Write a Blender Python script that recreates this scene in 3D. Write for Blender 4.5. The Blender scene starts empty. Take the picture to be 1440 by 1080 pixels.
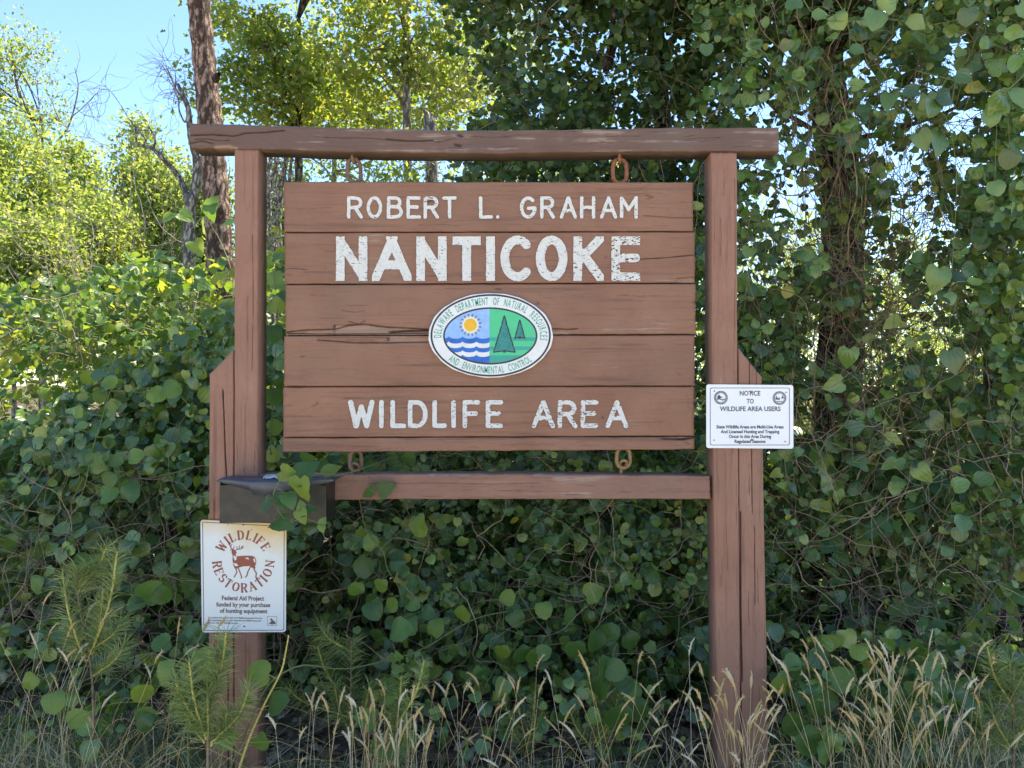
import bpy, bmesh, math, random
import numpy as np
from mathutils import Vector, Matrix
R = math.radians
sc = bpy.context.scene
C = sc.collection
rng = np.random.default_rng(11)
random.seed(5)

# ------------------------------------------------------------------ camera, world, sun, exposure
CAM_D = 2.69          # distance camera - front of the timber frame
CAM_H = 1.5
F = 1050.0
cam = bpy.data.objects.new('camera', bpy.data.cameras.new('camera'))
C.objects.link(cam)
cam.location = (0, -CAM_D, CAM_H)
cam.rotation_euler = (R(90), 0, 0)
cam.data.sensor_width = 36
cam.data.lens = 36 * F / 1440
cam.data.clip_end = 1500
cam.data.clip_start = 0.02
sc.camera = cam

SUN_EL, SUN_AZ = R(60), R(52)      # azimuth from +Y towards +X
w = bpy.data.worlds.new('World'); sc.world = w; w.use_nodes = True
nt = w.node_tree; nt.nodes.clear()
wo = nt.nodes.new('ShaderNodeOutputWorld'); bg = nt.nodes.new('ShaderNodeBackground')
sky = nt.nodes.new('ShaderNodeTexSky'); sky.sky_type = 'NISHITA'; sky.sun_disc = False
sky.sun_elevation = SUN_EL; sky.sun_rotation = SUN_AZ
sky.air_density = 1.0; sky.dust_density = 0.0; sky.ozone_density = 4.5
bg.inputs['Strength'].default_value = 0.125
nt.links.new(sky.outputs[0], bg.inputs['Color']); nt.links.new(bg.outputs[0], wo.inputs[0])
sun = bpy.data.objects.new('sun', bpy.data.lights.new('sun', 'SUN')); C.objects.link(sun)
sun.data.energy = 5.0; sun.data.angle = R(0.5); sun.data.color = (1, 0.91, 0.74)
sdir = Vector((math.cos(SUN_EL) * math.sin(SUN_AZ), math.cos(SUN_EL) * math.cos(SUN_AZ), math.sin(SUN_EL)))
sun.rotation_euler = sdir.to_track_quat('Z', 'Y').to_euler()
sun.location = (3, 6, 9)
vs = sc.view_settings
vs.view_transform = 'Standard'; vs.look = 'None'; vs.gamma = 1; vs.use_curve_mapping = False
vs.exposure = 1.58
sc.cycles.max_bounces = 6; sc.cycles.diffuse_bounces = 2; sc.cycles.glossy_bounces = 2
sc.cycles.transmission_bounces = 4; sc.cycles.transparent_max_bounces = 4

# ------------------------------------------------------------------ helpers
def W(px, py, d):
    """photo pixel + distance from the camera -> world point"""
    return np.array([(px - 720) / F * d, d - CAM_D, CAM_H - (py - 540) / F * d])

def W3(px, py, d):
    px, py, d = np.broadcast_arrays(np.asarray(px, float), np.asarray(py, float), np.asarray(d, float))
    return np.stack([(px - 720) / F * d, d - CAM_D, CAM_H - (py - 540) / F * d], -1)

def to_px(P):
    d = P[:, 1] + CAM_D
    return 720 + P[:, 0] / d * F, 540 - (P[:, 2] - CAM_H) / d * F, d

_tab = np.random.default_rng(3).random((256, 256))
def vnoise(x, y, seed=0):
    x = np.asarray(x, float) + seed * 37.7; y = np.asarray(y, float) + seed * 11.3
    xi = np.floor(x).astype(int); yi = np.floor(y).astype(int); fx = x - xi; fy = y - yi
    fx = fx * fx * (3 - 2 * fx); fy = fy * fy * (3 - 2 * fy)
    g = lambda a, b: _tab[a & 255, b & 255]
    return (g(xi, yi) * (1 - fx) + g(xi + 1, yi) * fx) * (1 - fy) + (g(xi, yi + 1) * (1 - fx) + g(xi + 1, yi + 1) * fx) * fy
def fbm(x, y, seed=0, o=3):
    s = 0; a = .5; t = 0
    for k in range(o):
        s = s + a * vnoise(x * 2 ** k, y * 2 ** k, seed + k * 5); t += a; a *= .5
    return s / t

def tag(o, label=None, cat=None, group=None, kind=None):
    if label: o['label'] = label
    if cat: o['category'] = cat
    if group: o['group'] = group
    if kind: o['kind'] = kind
    return o
def empty(name, loc=(0, 0, 0), **k):
    o = bpy.data.objects.new(name, None); C.objects.link(o); o.location = loc; o.empty_display_size = .1
    return tag(o, **k)
def link(name, me, parent=None, mats=()):
    for m in mats: me.materials.append(m)
    o = bpy.data.objects.new(name, me); C.objects.link(o)
    if parent is not None:
        o.parent = parent
        if parent.type == 'EMPTY' and parent.parent is None:
            o.location = -parent.location
    return o
def npmesh(name, V, Fc, uv=None, rnd=None, smooth=False, matidx=None):
    """V (N,3), Fc (M,k)"""
    me = bpy.data.meshes.new(name)
    V = np.ascontiguousarray(V, np.float32); Fc = np.ascontiguousarray(Fc, np.int32)
    k = Fc.shape[1]
    me.vertices.add(len(V)); me.vertices.foreach_set('co', V.ravel())
    me.loops.add(Fc.size); me.loops.foreach_set('vertex_index', Fc.ravel())
    me.polygons.add(len(Fc)); me.polygons.foreach_set('loop_start', np.arange(0, Fc.size, k, dtype=np.int32))
    me.polygons.foreach_set('loop_total', np.full(len(Fc), k, np.int32))
    if matidx is not None: me.polygons.foreach_set('material_index', np.asarray(matidx, np.int32))
    me.update(calc_edges=True)
    if smooth: me.polygons.foreach_set('use_smooth', np.ones(len(Fc), bool))
    if uv is not None:
        l = me.uv_layers.new(name='UVMap'); l.data.foreach_set('uv', np.ascontiguousarray(uv[Fc.ravel()], np.float32).ravel())
    if rnd is not None:
        a = me.attributes.new('rnd', 'FLOAT', 'POINT'); a.data.foreach_set('value', np.ascontiguousarray(rnd, np.float32))
    return me
class MB:
    """collects polygons of any size into one mesh"""
    def __init__(s): s.v = []; s.f = []; s.m = []
    def add(s, vs_, fs, m=0):
        b = len(s.v); s.v += [tuple(map(float, p)) for p in vs_]
        for f in fs: s.f.append(tuple(b + i for i in f)); s.m.append(m)
    def box(s, p0, p1, m=0):
        x0, y0, z0 = p0; x1, y1, z1 = p1
        s.add([(x0, y0, z0), (x1, y0, z0), (x1, y1, z0), (x0, y1, z0), (x0, y0, z1), (x1, y0, z1), (x1, y1, z1), (x0, y1, z1)],
              [(0, 3, 2, 1), (4, 5, 6, 7), (0, 1, 5, 4), (1, 2, 6, 5), (2, 3, 7, 6), (3, 0, 4, 7)], m)
    def build(s, name, mats, parent=None, smooth=False):
        me = bpy.data.meshes.new(name); me.from_pydata(s.v, [], s.f)
        for i, p in enumerate(me.polygons): p.material_index = s.m[i]; p.use_smooth = smooth
        me.validate()
        return link(name, me, parent, mats)

def nrm(a): return a / np.maximum(np.linalg.norm(a, axis=-1, keepdims=True), 1e-9)
def tubes(lines, n=3):
    """lines: list of (P (k,3), r (k,)) -> V, F quads"""
    VV = []; FF = []; b = 0
    ang = np.arange(n) * 2 * np.pi / n
    for P, r in lines:
        P = np.asarray(P, float); k = len(P)
        if k < 2: continue
        r = np.broadcast_to(np.asarray(r, float), (k,))
        T = np.gradient(P, axis=0); T = nrm(T)
        ref = np.where(np.abs(T[:, 2:3]) > .9, np.array([[1., 0, 0]]), np.array([[0, 0, 1.]]))
        ref = np.broadcast_to(ref[:1] if np.ptp(ref) and False else ref, T.shape)
        A = nrm(np.cross(T, ref)); 
        for i in range(1, k):
            if np.dot(A[i], A[i - 1]) < 0: A[i] = -A[i]
            A[i] = A[i] if np.dot(A[i], A[i - 1]) > .5 else nrm(A[i - 1] - T[i] * np.dot(A[i - 1], T[i]))
        B = np.cross(T, A)
        ring = P[:, None] + r[:, None, None] * (A[:, None] * np.cos(ang)[None, :, None] + B[:, None] * np.sin(ang)[None, :, None])
        VV.append(ring.reshape(-1, 3))
        i = np.arange(k - 1)[:, None] * n; j = np.arange(n)[None]; j2 = (j + 1) % n
        FF.append(np.stack([i + j, i + j2, i + n + j2, i + n + j], -1).reshape(-1, 4) + b)
        b += k * n
    return np.concatenate(VV), np.concatenate(FF)
def tube_obj(name, lines, mat, parent=None, n=3, kind=None, smooth=True):
    V, Fc = tubes(lines, n)
    o = link(name, npmesh(name, V, Fc, smooth=smooth), parent, [mat])
    if kind: o['kind'] = kind
    return o
def spline(pts, n):
    """smooth curve through control points"""
    pts = np.asarray(pts, float); m = len(pts)
    if m < 3: t = np.linspace(0, 1, n)[:, None]; return pts[0] * (1 - t) + pts[-1] * t
    P = np.concatenate([[2 * pts[0] - pts[1]], pts, [2 * pts[-1] - pts[-2]]])
    t = np.linspace(0, m - 1 - 1e-6, n); i = t.astype(int); f = (t - i)[:, None]
    a, b, c, d = P[i], P[i + 1], P[i + 2], P[i + 3]
    return .5 * ((2 * b) + (-a + c) * f + (2 * a - 5 * b + 4 * c - d) * f ** 2 + (-a + 3 * b - 3 * c + d) * f ** 3)

# ------------------------------------------------------------------ materials
def new_mat(name):
    m = bpy.data.materials.new(name); m.use_nodes = True; n = m.node_tree.nodes; n.clear()
    return m, n, m.node_tree.links
def N(n, t, **k):
    x = n.new(t)
    for a, b in k.items():
        if hasattr(x, a): setattr(x, a, b)
    return x
def ramp(n, l, src, stops):
    r = n.new('ShaderNodeValToRGB'); e = r.color_ramp.elements
    while len(e) < len(stops): e.new(.5)
    for i, (p, c) in enumerate(stops): e[i].position = p; e[i].color = (*c, 1)
    l.new(src, r.inputs[0]); return r
def mixc(n, l, fac, a, b, bt='MIX'):
    m = n.new('ShaderNodeMix'); m.data_type = 'RGBA'; m.blend_type = bt
    for s, v in ((0, fac), (6, a), (7, b)):
        if hasattr(v, 'is_output'): l.new(v, m.inputs[s])
        elif isinstance(v, tuple): m.inputs[s].default_value = (*v, 1)
        else: m.inputs[s].default_value = v
    return m.outputs[2]
def math_n(n, l, op, a, b=None, clamp=False):
    m = n.new('ShaderNodeMath'); m.operation = op; m.use_clamp = clamp
    for i, v in ((0, a), (1, b)):
        if v is None: continue
        if hasattr(v, 'is_output'): l.new(v, m.inputs[i])
        else: m.inputs[i].default_value = v
    return m.outputs[0]
def noise(n, l, vec, scale, detail=4, rough=.55):
    t = n.new('ShaderNodeTexNoise'); t.inputs['Scale'].default_value = scale
    t.inputs['Detail'].default_value = detail; t.inputs['Roughness'].default_value = rough
    if vec is not None: l.new(vec, t.inputs['Vector'])
    return t.outputs[0]
def finish(n, l, col, rough, bump=None, bstr=.3, bdist=.01, spec=.5, metal=0, transl=None, tcol=None):
    o = n.new('ShaderNodeOutputMaterial'); p = n.new('ShaderNodeBsdfPrincipled')
    if isinstance(col, tuple): p.inputs['Base Color'].default_value = (*col, 1)
    else: l.new(col, p.inputs['Base Color'])
    if hasattr(rough, 'is_output'): l.new(rough, p.inputs['Roughness'])
    else: p.inputs['Roughness'].default_value = rough
    p.inputs['Specular IOR Level'].default_value = spec; p.inputs['Metallic'].default_value = metal
    if bump is not None:
        b = n.new('ShaderNodeBump'); b.inputs['Strength'].default_value = bstr; b.inputs['Distance'].default_value = bdist
        l.new(bump, b.inputs['Height']); l.new(b.outputs[0], p.inputs['Normal'])
    if transl:
        t = n.new('ShaderNodeBsdfTranslucent'); mx = n.new('ShaderNodeMixShader'); mx.inputs[0].default_value = transl
        if isinstance(tcol, tuple): t.inputs[0].default_value = (*tcol, 1)
        else: l.new(tcol, t.inputs[0])
        l.new(p.outputs[0], mx.inputs[1]); l.new(t.outputs[0], mx.inputs[2]); l.new(mx.outputs[0], o.inputs[0])
    else: l.new(p.outputs[0], o.inputs[0])

def leaf_mat(name, stops, tstops, transl=.35, rough=.42, spec=.5, veins=False):
    under = not any(k in name for k in ('dry', 'blade', 'needle'))
    m, n, l = new_mat(name)
    at = N(n, 'ShaderNodeAttribute', attribute_name='rnd'); oi = N(n, 'ShaderNodeObjectInfo')
    r = math_n(n, l, 'FRACT', math_n(n, l, 'ADD', at.outputs['Fac'], oi.outputs['Random']))
    c = ramp(n, l, r, stops).outputs[0]; t = ramp(n, l, r, tstops).outputs[0]
    geo = N(n, 'ShaderNodeNewGeometry')
    nz = noise(n, l, geo.outputs['Position'], 45, 3)
    c = mixc(n, l, math_n(n, l, 'MULTIPLY', nz, .5), c, mixc(n, l, 1.0, c, (.55, .6, .45), 'MULTIPLY'))
    # the paler underside of the leaf
    c = mixc(n, l, math_n(n, l, 'MULTIPLY', geo.outputs['Backfacing'], .35 if under else 0.0), c, (.16, .21, .12))
    # brown nibbled spots and scorched patches on some leaves
    if under:
        spot = ramp(n, l, noise(n, l, geo.outputs['Position'], 38, 4, .65), [(.64, (0, 0, 0)), (.68, (1, 1, 1))]).outputs[0]
        c = mixc(n, l, math_n(n, l, 'MULTIPLY', spot, .55), c, (.17, .13, .05))
    bump = None
    if veins:
        uv = N(n, 'ShaderNodeUVMap'); sx = n.new('ShaderNodeSeparateXYZ'); l.new(uv.outputs[0], sx.inputs[0])
        a = math_n(n, l, 'ABSOLUTE', sx.outputs[0])
        # parallel curved veins: |x| / width profile
        y = sx.outputs[1]; pr = math_n(n, l, 'ADD', math_n(n, l, 'MULTIPLY', math_n(n, l, 'MULTIPLY', y, math_n(n, l, 'SUBTRACT', 1.08, y)), 1.7), .05)
        q = math_n(n, l, 'DIVIDE', a, pr)
        wv = math_n(n, l, 'ABSOLUTE', math_n(n, l, 'SINE', math_n(n, l, 'MULTIPLY', q, 7.0)))
        v = math_n(n, l, 'SUBTRACT', 1.0, math_n(n, l, 'MULTIPLY', wv, 6.0), clamp=True)
        c = mixc(n, l, math_n(n, l, 'MULTIPLY', v, .35), c, (.20, .28, .13))
        bump = wv
    finish(n, l, c, rough, bump=bump, bstr=.35, bdist=.002, spec=spec, transl=transl, tcol=t)
    return m
G = dict(
 brier=leaf_mat('greenbrier_leaf', [(0, (.045, .085, .022)), (.3, (.085, .155, .035)), (.7, (.15, .245, .05)), (.93, (.22, .31, .05)), (1, (.34, .32, .05))],
    [(0, (.12, .25, .02)), (.6, (.2, .38, .03)), (1, (.5, .55, .03))], .22, .31, .75, True),
 brier_lit=leaf_mat('sunlit_brier_leaf', [(0, (.04, .09, .025)), (.6, (.09, .19, .045)), (1, (.15, .24, .04))],  # copy of the brier leaf with sunlit yellow put into its translucent colour
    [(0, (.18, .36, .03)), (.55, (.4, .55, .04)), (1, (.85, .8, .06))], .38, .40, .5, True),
 oak=leaf_mat('oak_leaf', [(0, (.04, .075, .02)), (.6, (.07, .12, .03)), (1, (.16, .18, .04))],
    [(0, (.32, .46, .04)), (.6, (.55, .66, .06)), (1, (.85, .75, .10))], .45, .45, .5),
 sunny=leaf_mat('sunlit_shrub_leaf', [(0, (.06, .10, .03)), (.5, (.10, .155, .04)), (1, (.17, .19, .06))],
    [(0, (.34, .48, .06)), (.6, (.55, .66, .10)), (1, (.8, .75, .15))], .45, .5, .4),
 dark=leaf_mat('shade_darkened_leaf', [(0, (.018, .04, .012)), (.5, (.045, .085, .022)), (.85, (.10, .155, .035)), (1, (.15, .20, .04))],  # leaf colour darkened to deepen the shade inside the thicket
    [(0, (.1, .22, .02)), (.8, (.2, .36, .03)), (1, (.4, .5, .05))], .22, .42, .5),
 grape=leaf_mat('lobed_leaf', [(0, (.04, .11, .05)), (.7, (.07, .16, .06)), (1, (.14, .22, .05))],
    [(0, (.2, .38, .04)), (1, (.45, .6, .06))], .35, .5, .4),
 needle=leaf_mat('pine_needle', [(0, (.20, .27, .08)), (1, (.38, .42, .14))], [(0, (.15, .3, .05)), (1, (.3, .4, .1))], .2, .5, .4),
 litter=leaf_mat('dry_leaf', [(0, (.16, .10, .06)), (.5, (.31, .205, .135)), (.85, (.45, .33, .23)), (1, (.60, .47, .35))],
    [(0, (.1, .06, .03)), (1, (.2, .12, .06))], .1, .8, .2),
 straw=leaf_mat('dry_grass', [(0, (.70, .46, .18)), (.6, (.80, .62, .34)), (1, (.84, .76, .58))],
    [(0, (.5, .36, .16)), (1, (.7, .5, .25))], .25, .7, .2),
 blade=leaf_mat('grass_blade', [(0, (.13, .19, .06)), (.4, (.22, .28, .10)), (.55, (.48, .42, .24)), (1, (.74, .66, .50))],
    [(0, (.2, .3, .05)), (1, (.5, .45, .2))], .3, .55, .3),
)

def wood_mat(name, axis, base=(.238, .112, .068), worn=.0, dirt=.3):
    """painted timber, grain along axis 0 (x) or 2 (z)"""
    m, n, l = new_mat(name)
    tc = N(n, 'ShaderNodeTexCoord'); oi = N(n, 'ShaderNodeObjectInfo')
    mp = n.new('ShaderNodeMapping'); l.new(tc.outputs['Object'], mp.inputs[0])
    mp.inputs['Scale'].default_value = (1.2, 14, 30) if axis == 0 else (34, 14, 1.2)
    cb = n.new('ShaderNodeCombineXYZ'); l.new(math_n(n, l, 'MULTIPLY', oi.outputs['Random'], 30.0), cb.inputs[0]); l.new(math_n(n, l, 'MULTIPLY', oi.outputs['Random'], 17.0), cb.inputs[2])
    l.new(cb.outputs[0], mp.inputs['Location'])
    grain = noise(n, l, mp.outputs[0], 1.6, 7, .62)
    # long slightly wavy growth rings that swell round knots
    mp2 = n.new('ShaderNodeMapping'); l.new(tc.outputs['Object'], mp2.inputs[0]); l.new(cb.outputs[0], mp2.inputs['Location'])
    mp2.inputs['Scale'].default_value = (.9, 3, 6) if axis == 0 else (7, 3, .9)
    big = noise(n, l, mp2.outputs[0], 1.0, 2, .4)
    ring = math_n(n, l, 'ABSOLUTE', math_n(n, l, 'SINE', math_n(n, l, 'MULTIPLY', big, 75.0)))
    mid = noise(n, l, tc.outputs['Object'], 5, 4)
    fine = noise(n, l, tc.outputs['Object'], 140, 3)
    c = mixc(n, l, ramp(n, l, mid, [(.3, (0, 0, 0)), (.75, (1, 1, 1))]).outputs[0], base, tuple(v * k for v, k in zip(base, (1.28, 1.42, 1.50))))
    c = mixc(n, l, math_n(n, l, 'MULTIPLY', oi.outputs['Random'], .5), c, mixc(n, l, 1.0, c, (.86, .92, 1.0), 'MULTIPLY'))
    g1 = ramp(n, l, grain, [(.33, (1, 1, 1)), (.46, (0, 0, 0))]).outputs[0]
    c = mixc(n, l, math_n(n, l, 'MULTIPLY', g1, .55), c, (.12, .065, .05))
    c = mixc(n, l, math_n(n, l, 'MULTIPLY', math_n(n, l, 'SUBTRACT', .35, ring, clamp=True), .35), c, (.10, .05, .035))
    sp = ramp(n, l, noise(n, l, tc.outputs['Object'], 75, 3, .7), [(.60, (0, 0, 0)), (.70, (1, 1, 1))]).outputs[0]
    c = mixc(n, l, math_n(n, l, 'MULTIPLY', sp, .35), c, (.16, .085, .06))
    fade = ramp(n, l, noise(n, l, tc.outputs['Object'], 1.7, 3, .5), [(.38, (0, 0, 0)), (.66, (1, 1, 1))]).outputs[0]
    c = mixc(n, l, math_n(n, l, 'MULTIPLY', fade, .35), c, mixc(n, l, 1.0, c, (.70, .74, .82), 'MULTIPLY'))
    # weather stains (grey green) and rubbed-off paint
    st = ramp(n, l, noise(n, l, tc.outputs['Object'], 2.3, 5, .6), [(.52, (0, 0, 0)), (.72, (1, 1, 1))]).outputs[0]
    c = mixc(n, l, math_n(n, l, 'MULTIPLY', st, dirt), c, (.14, .115, .085))
    wn = ramp(n, l, math_n(n, l, 'ADD', math_n(n, l, 'MULTIPLY', grain, .6), math_n(n, l, 'MULTIPLY', mid, .4)), [(.62 - worn, (0, 0, 0)), (.66 - worn, (1, 1, 1))]).outputs[0]
    c = mixc(n, l, math_n(n, l, 'MULTIPLY', wn, .55), c, (.34, .27, .22))
    # sunk surfaces: bare dark wood in cracks and splits
    at = N(n, 'ShaderNodeAttribute', attribute_name='bare')
    c = mixc(n, l, at.outputs['Fac'], c, mixc(n, l, grain, (.12, .065, .045), (.44, .31, .25)))
    at2 = N(n, 'ShaderNodeAttribute', attribute_name='split')
    c = mixc(n, l, at2.outputs['Fac'], c, (.035, .022, .018))
    h = math_n(n, l, 'ADD', math_n(n, l, 'MULTIPLY', grain, 1.0), math_n(n, l, 'MULTIPLY', fine, .25))
    h = math_n(n, l, 'ADD', h, math_n(n, l, 'MULTIPLY', ring, .3))
    finish(n, l, c, math_n(n, l, 'ADD', .55, math_n(n, l, 'MULTIPLY', mid, .3)), bump=h, bstr=.8, bdist=.004, spec=.35)
    return m
M = dict(plank=wood_mat('painted_plank', 0), post=wood_mat('painted_post', 2, base=(.27, .128, .082), dirt=.34),
         rail=wood_mat('weathered_rail', 0, base=(.235, .115, .078), worn=.05, dirt=.3),
         beam=wood_mat('weathered_beam', 0, base=(.135, .075, .056), worn=.07, dirt=.5))

def plain(name, col, rough=.6, spec=.4, var=.15, scale=30, metal=0, bump=0, col2=None, thr=(.45, .7)):
    m, n, l = new_mat(name); tc = N(n, 'ShaderNodeTexCoord')
    nz = noise(n, l, tc.outputs['Object'], scale, 5, .6)
    c2 = col2 if col2 else tuple(v * (1 - var * 2) for v in col)
    c = mixc(n, l, ramp(n, l, nz, [(thr[0], (0, 0, 0)), (thr[1], (1, 1, 1))]).outputs[0], col, c2)
    finish(n, l, c, rough, bump=nz if bump else None, bstr=bump, bdist=.004, spec=spec, metal=metal)
    return m
M.update(
 paint=plain('white_letter_paint', (.62, .62, .60), .6, .3, scale=90, col2=(.48, .47, .45), thr=(.55, .75), bump=.4),
 plate=plain('white_enamel_plate', (.74, .76, .80), .32, .5, .03, 8), 
 stained=None,
 rim=plain('plaque_white', (.70, .70, .70), .4, .5, .06, 25),
 ink=plain('black_ink', (.03, .035, .045), .5, .4), notice_ink=plain('faded_dark_ink', (.07, .07, .11), .5, .4),
 rust_ink=plain('rust_brown_ink', (.27, .075, .05), .5, .4, .1, 60), brown_ink=plain('faded_brown_ink', (.16, .10, .10), .5, .4),
 green_ink=plain('green_ink', (.06, .36, .26), .5, .4), skyb=plain('pale_blue_print', (.24, .42, .75), .45, .4, scale=60, col2=(.33, .5, .8)),
 deepb=plain('deep_blue_print', (.015, .13, .52), .4, .4), lgreen=plain('light_green_print', (.07, .50, .24), .45, .4, .05),
 tgreen=plain('teal_green_print', (.04, .32, .25), .45, .4, .05), treeg=plain('tree_green_print', (.03, .24, .22), .45, .4, .1),
 sunp=plain('golden_print', (.75, .42, .02), .45, .4, .05), cream=plain('cream_print', (.72, .72, .62), .45, .4, .05),
 rust=plain('rusty_iron', (.27, .11, .06), .75, .3, scale=120, col2=(.13, .05, .03), bump=.6),
 rustdark=plain('weathered_rusty_iron', (.20, .12, .08), .75, .3, scale=120, col2=(.08, .05, .04), bump=.6),
 brass=plain('old_brassy_iron', (.26, .16, .07), .6, .4, scale=90, col2=(.12, .07, .035), bump=.5),
 bolt=plain('bolt_metal', (.12, .09, .08), .5, .5, metal=.6),
 box=plain('black_box_metal', (.010, .010, .010), .42, .5, scale=22, col2=(.034, .028, .022), bump=.35),
 lid=plain('black_lid_metal', (.045, .05, .07), .38, .5, scale=12, col2=(.09, .09, .10), bump=.15),
 scuff=plain('white_scuff', (.6, .6, .62), .6),
 stem=plain('green_stem', (.13, .17, .06), .6, .3, scale=50, col2=(.16, .11, .05)),
 twig=plain('grey_brown_twig', (.30, .225, .155), .8, .2, scale=25, col2=(.17, .125, .09)),
 vinewood=plain('brown_vine_stem', (.30, .21, .13), .85, .2, scale=30, col2=(.05, .035, .028)),
 candle=plain('pine_shoot', (.55, .47, .12), .7, .3, scale=150, col2=(.22, .20, .06)),
 pale_twig=plain('sunlit_bare_twig', (.30, .26, .23), .8, .2, scale=15, col2=(.18, .15, .13)),
)
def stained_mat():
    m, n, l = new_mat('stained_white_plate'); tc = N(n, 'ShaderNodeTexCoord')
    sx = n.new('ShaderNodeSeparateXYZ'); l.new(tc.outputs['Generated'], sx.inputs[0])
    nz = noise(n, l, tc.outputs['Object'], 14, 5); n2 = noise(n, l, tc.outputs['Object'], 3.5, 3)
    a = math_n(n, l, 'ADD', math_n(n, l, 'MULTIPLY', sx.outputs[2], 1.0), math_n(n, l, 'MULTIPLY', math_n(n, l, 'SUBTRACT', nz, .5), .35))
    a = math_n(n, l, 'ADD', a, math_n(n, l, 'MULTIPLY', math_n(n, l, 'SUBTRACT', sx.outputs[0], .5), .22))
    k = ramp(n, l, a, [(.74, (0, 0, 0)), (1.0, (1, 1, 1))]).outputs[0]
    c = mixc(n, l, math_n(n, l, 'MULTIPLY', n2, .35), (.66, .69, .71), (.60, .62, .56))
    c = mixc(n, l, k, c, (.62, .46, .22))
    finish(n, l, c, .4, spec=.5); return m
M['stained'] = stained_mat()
def bark_mat(name, a, b, c3, scale=22):
    m, n, l = new_mat(name); tc = N(n, 'ShaderNodeTexCoord')
    mp = n.new('ShaderNodeMapping'); l.new(tc.outputs['Object'], mp.inputs[0]); mp.inputs['Scale'].default_value = (1, 1, .38)
    v = n.new('ShaderNodeTexVoronoi'); v.inputs['Scale'].default_value = scale; v.feature = 'F1'; 
    dis = noise(n, l, mp.outputs[0], scale * .6, 5, .7)
    mx = n.new('ShaderNodeVectorMath'); mx.operation = 'ADD'; cb = n.new('ShaderNodeCombineXYZ')
    l.new(math_n(n, l, 'MULTIPLY', dis, .12), cb.inputs[0]); l.new(math_n(n, l, 'MULTIPLY', dis, .12), cb.inputs[2])
    l.new(mp.outputs[0], mx.inputs[0]); l.new(cb.outputs[0], mx.inputs[1]); l.new(mx.outputs[0], v.inputs['Vector'])
    n2 = noise(n, l, mp.outputs[0], scale * 1.6, 6, .7)
    h = math_n(n, l, 'ADD', v.outputs['Distance'], math_n(n, l, 'MULTIPLY', n2, .8))
    col = ramp(n, l, h, [(.5, a), (.78, b), (1.0, c3)]).outputs[0]
    finish(n, l, col, .85, bump=h, bstr=.9, bdist=.02, spec=.2); return m
M['pine_bark'] = bark_mat('flaky_pine_bark', (.52, .37, .30), (.29, .19, .145), (.07, .045, .035), 34)
M['grey_bark'] = bark_mat('grey_bark', (.52, .50, .45), (.33, .30, .27), (.10, .09, .08), 30)
M['dark_bark'] = bark_mat('dark_bark', (.20, .16, .13), (.11, .085, .07), (.03, .024, .02), 24)

# ------------------------------------------------------------------ ground (one sheet to the horizon)
def axis_pts(a, near, far, n1, n2):
    return np.unique(np.concatenate([-np.geomspace(near, far, n2)[::-1], np.linspace(-near, near, n1), np.geomspace(near, far, n2)])) + a
gx = axis_pts(0, 6, 600, 121, 26); gy = axis_pts(2, 6, 600, 121, 26)
def ground_z(x, y):
    near = np.exp(-((x / 14) ** 2 + ((y - 2) / 14) ** 2))
    return near * (.09 * (fbm(x * 1.3, y * 1.3, 2) - .5) + .03 * (fbm(x * 6, y * 6, 4) - .5)) - .02 + .035 * np.maximum(0, y - 12) * np.exp(-np.maximum(0, y - 12) / 60)
X, Y = np.meshgrid(gx, gy); Z = ground_z(X, Y)
nx_, ny_ = len(gx), len(gy)
i = np.arange(ny_ - 1)[:, None] * nx_ + np.arange(nx_ - 1)[None]
FF = np.stack([i, i + 1, i + nx_ + 1, i + nx_], -1).reshape(-1, 4)
gm, n_, l_ = new_mat('ground_litter_and_bounce'); tc_ = N(n_, 'ShaderNodeTexCoord')
sy = n_.new('ShaderNodeSeparateXYZ'); l_.new(tc_.outputs['Object'], sy.inputs[0])
nA = noise(n_, l_, tc_.outputs['Object'], 9, 8, .7); nB = noise(n_, l_, tc_.outputs['Object'], .7, 4)
soil = ramp(n_, l_, nA, [(.3, (.05, .034, .022)), (.5, (.12, .085, .06)), (.7, (.22, .165, .12))]).outputs[0]
pale_bounce = ramp(n_, l_, nA, [(.3, (.40, .34, .23)), (.7, (.54, .46, .34))]).outputs[0]  # unseen ground behind the camera, made pale to bounce warm light
fr = math_n(n_, l_, 'ADD', math_n(n_, l_, 'MULTIPLY', sy.outputs[1], -.45), math_n(n_, l_, 'MULTIPLY', nB, 1.0))
kk = ramp(n_, l_, fr, [(.95, (0, 0, 0)), (1.0, (1, 1, 1))]).outputs[0]
finish(n_, l_, mixc(n_, l_, kk, soil, pale_bounce), .9, bump=nA, bstr=.8, bdist=.03, spec=.2)
gr = link('ground', npmesh('ground', np.stack([X, Y, Z], -1).reshape(-1, 3), FF, smooth=True), None, [gm])
tag(gr, 'brown leaf-littered ground under the wooden sign, made pale out of view to bounce light', kind='structure')

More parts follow.
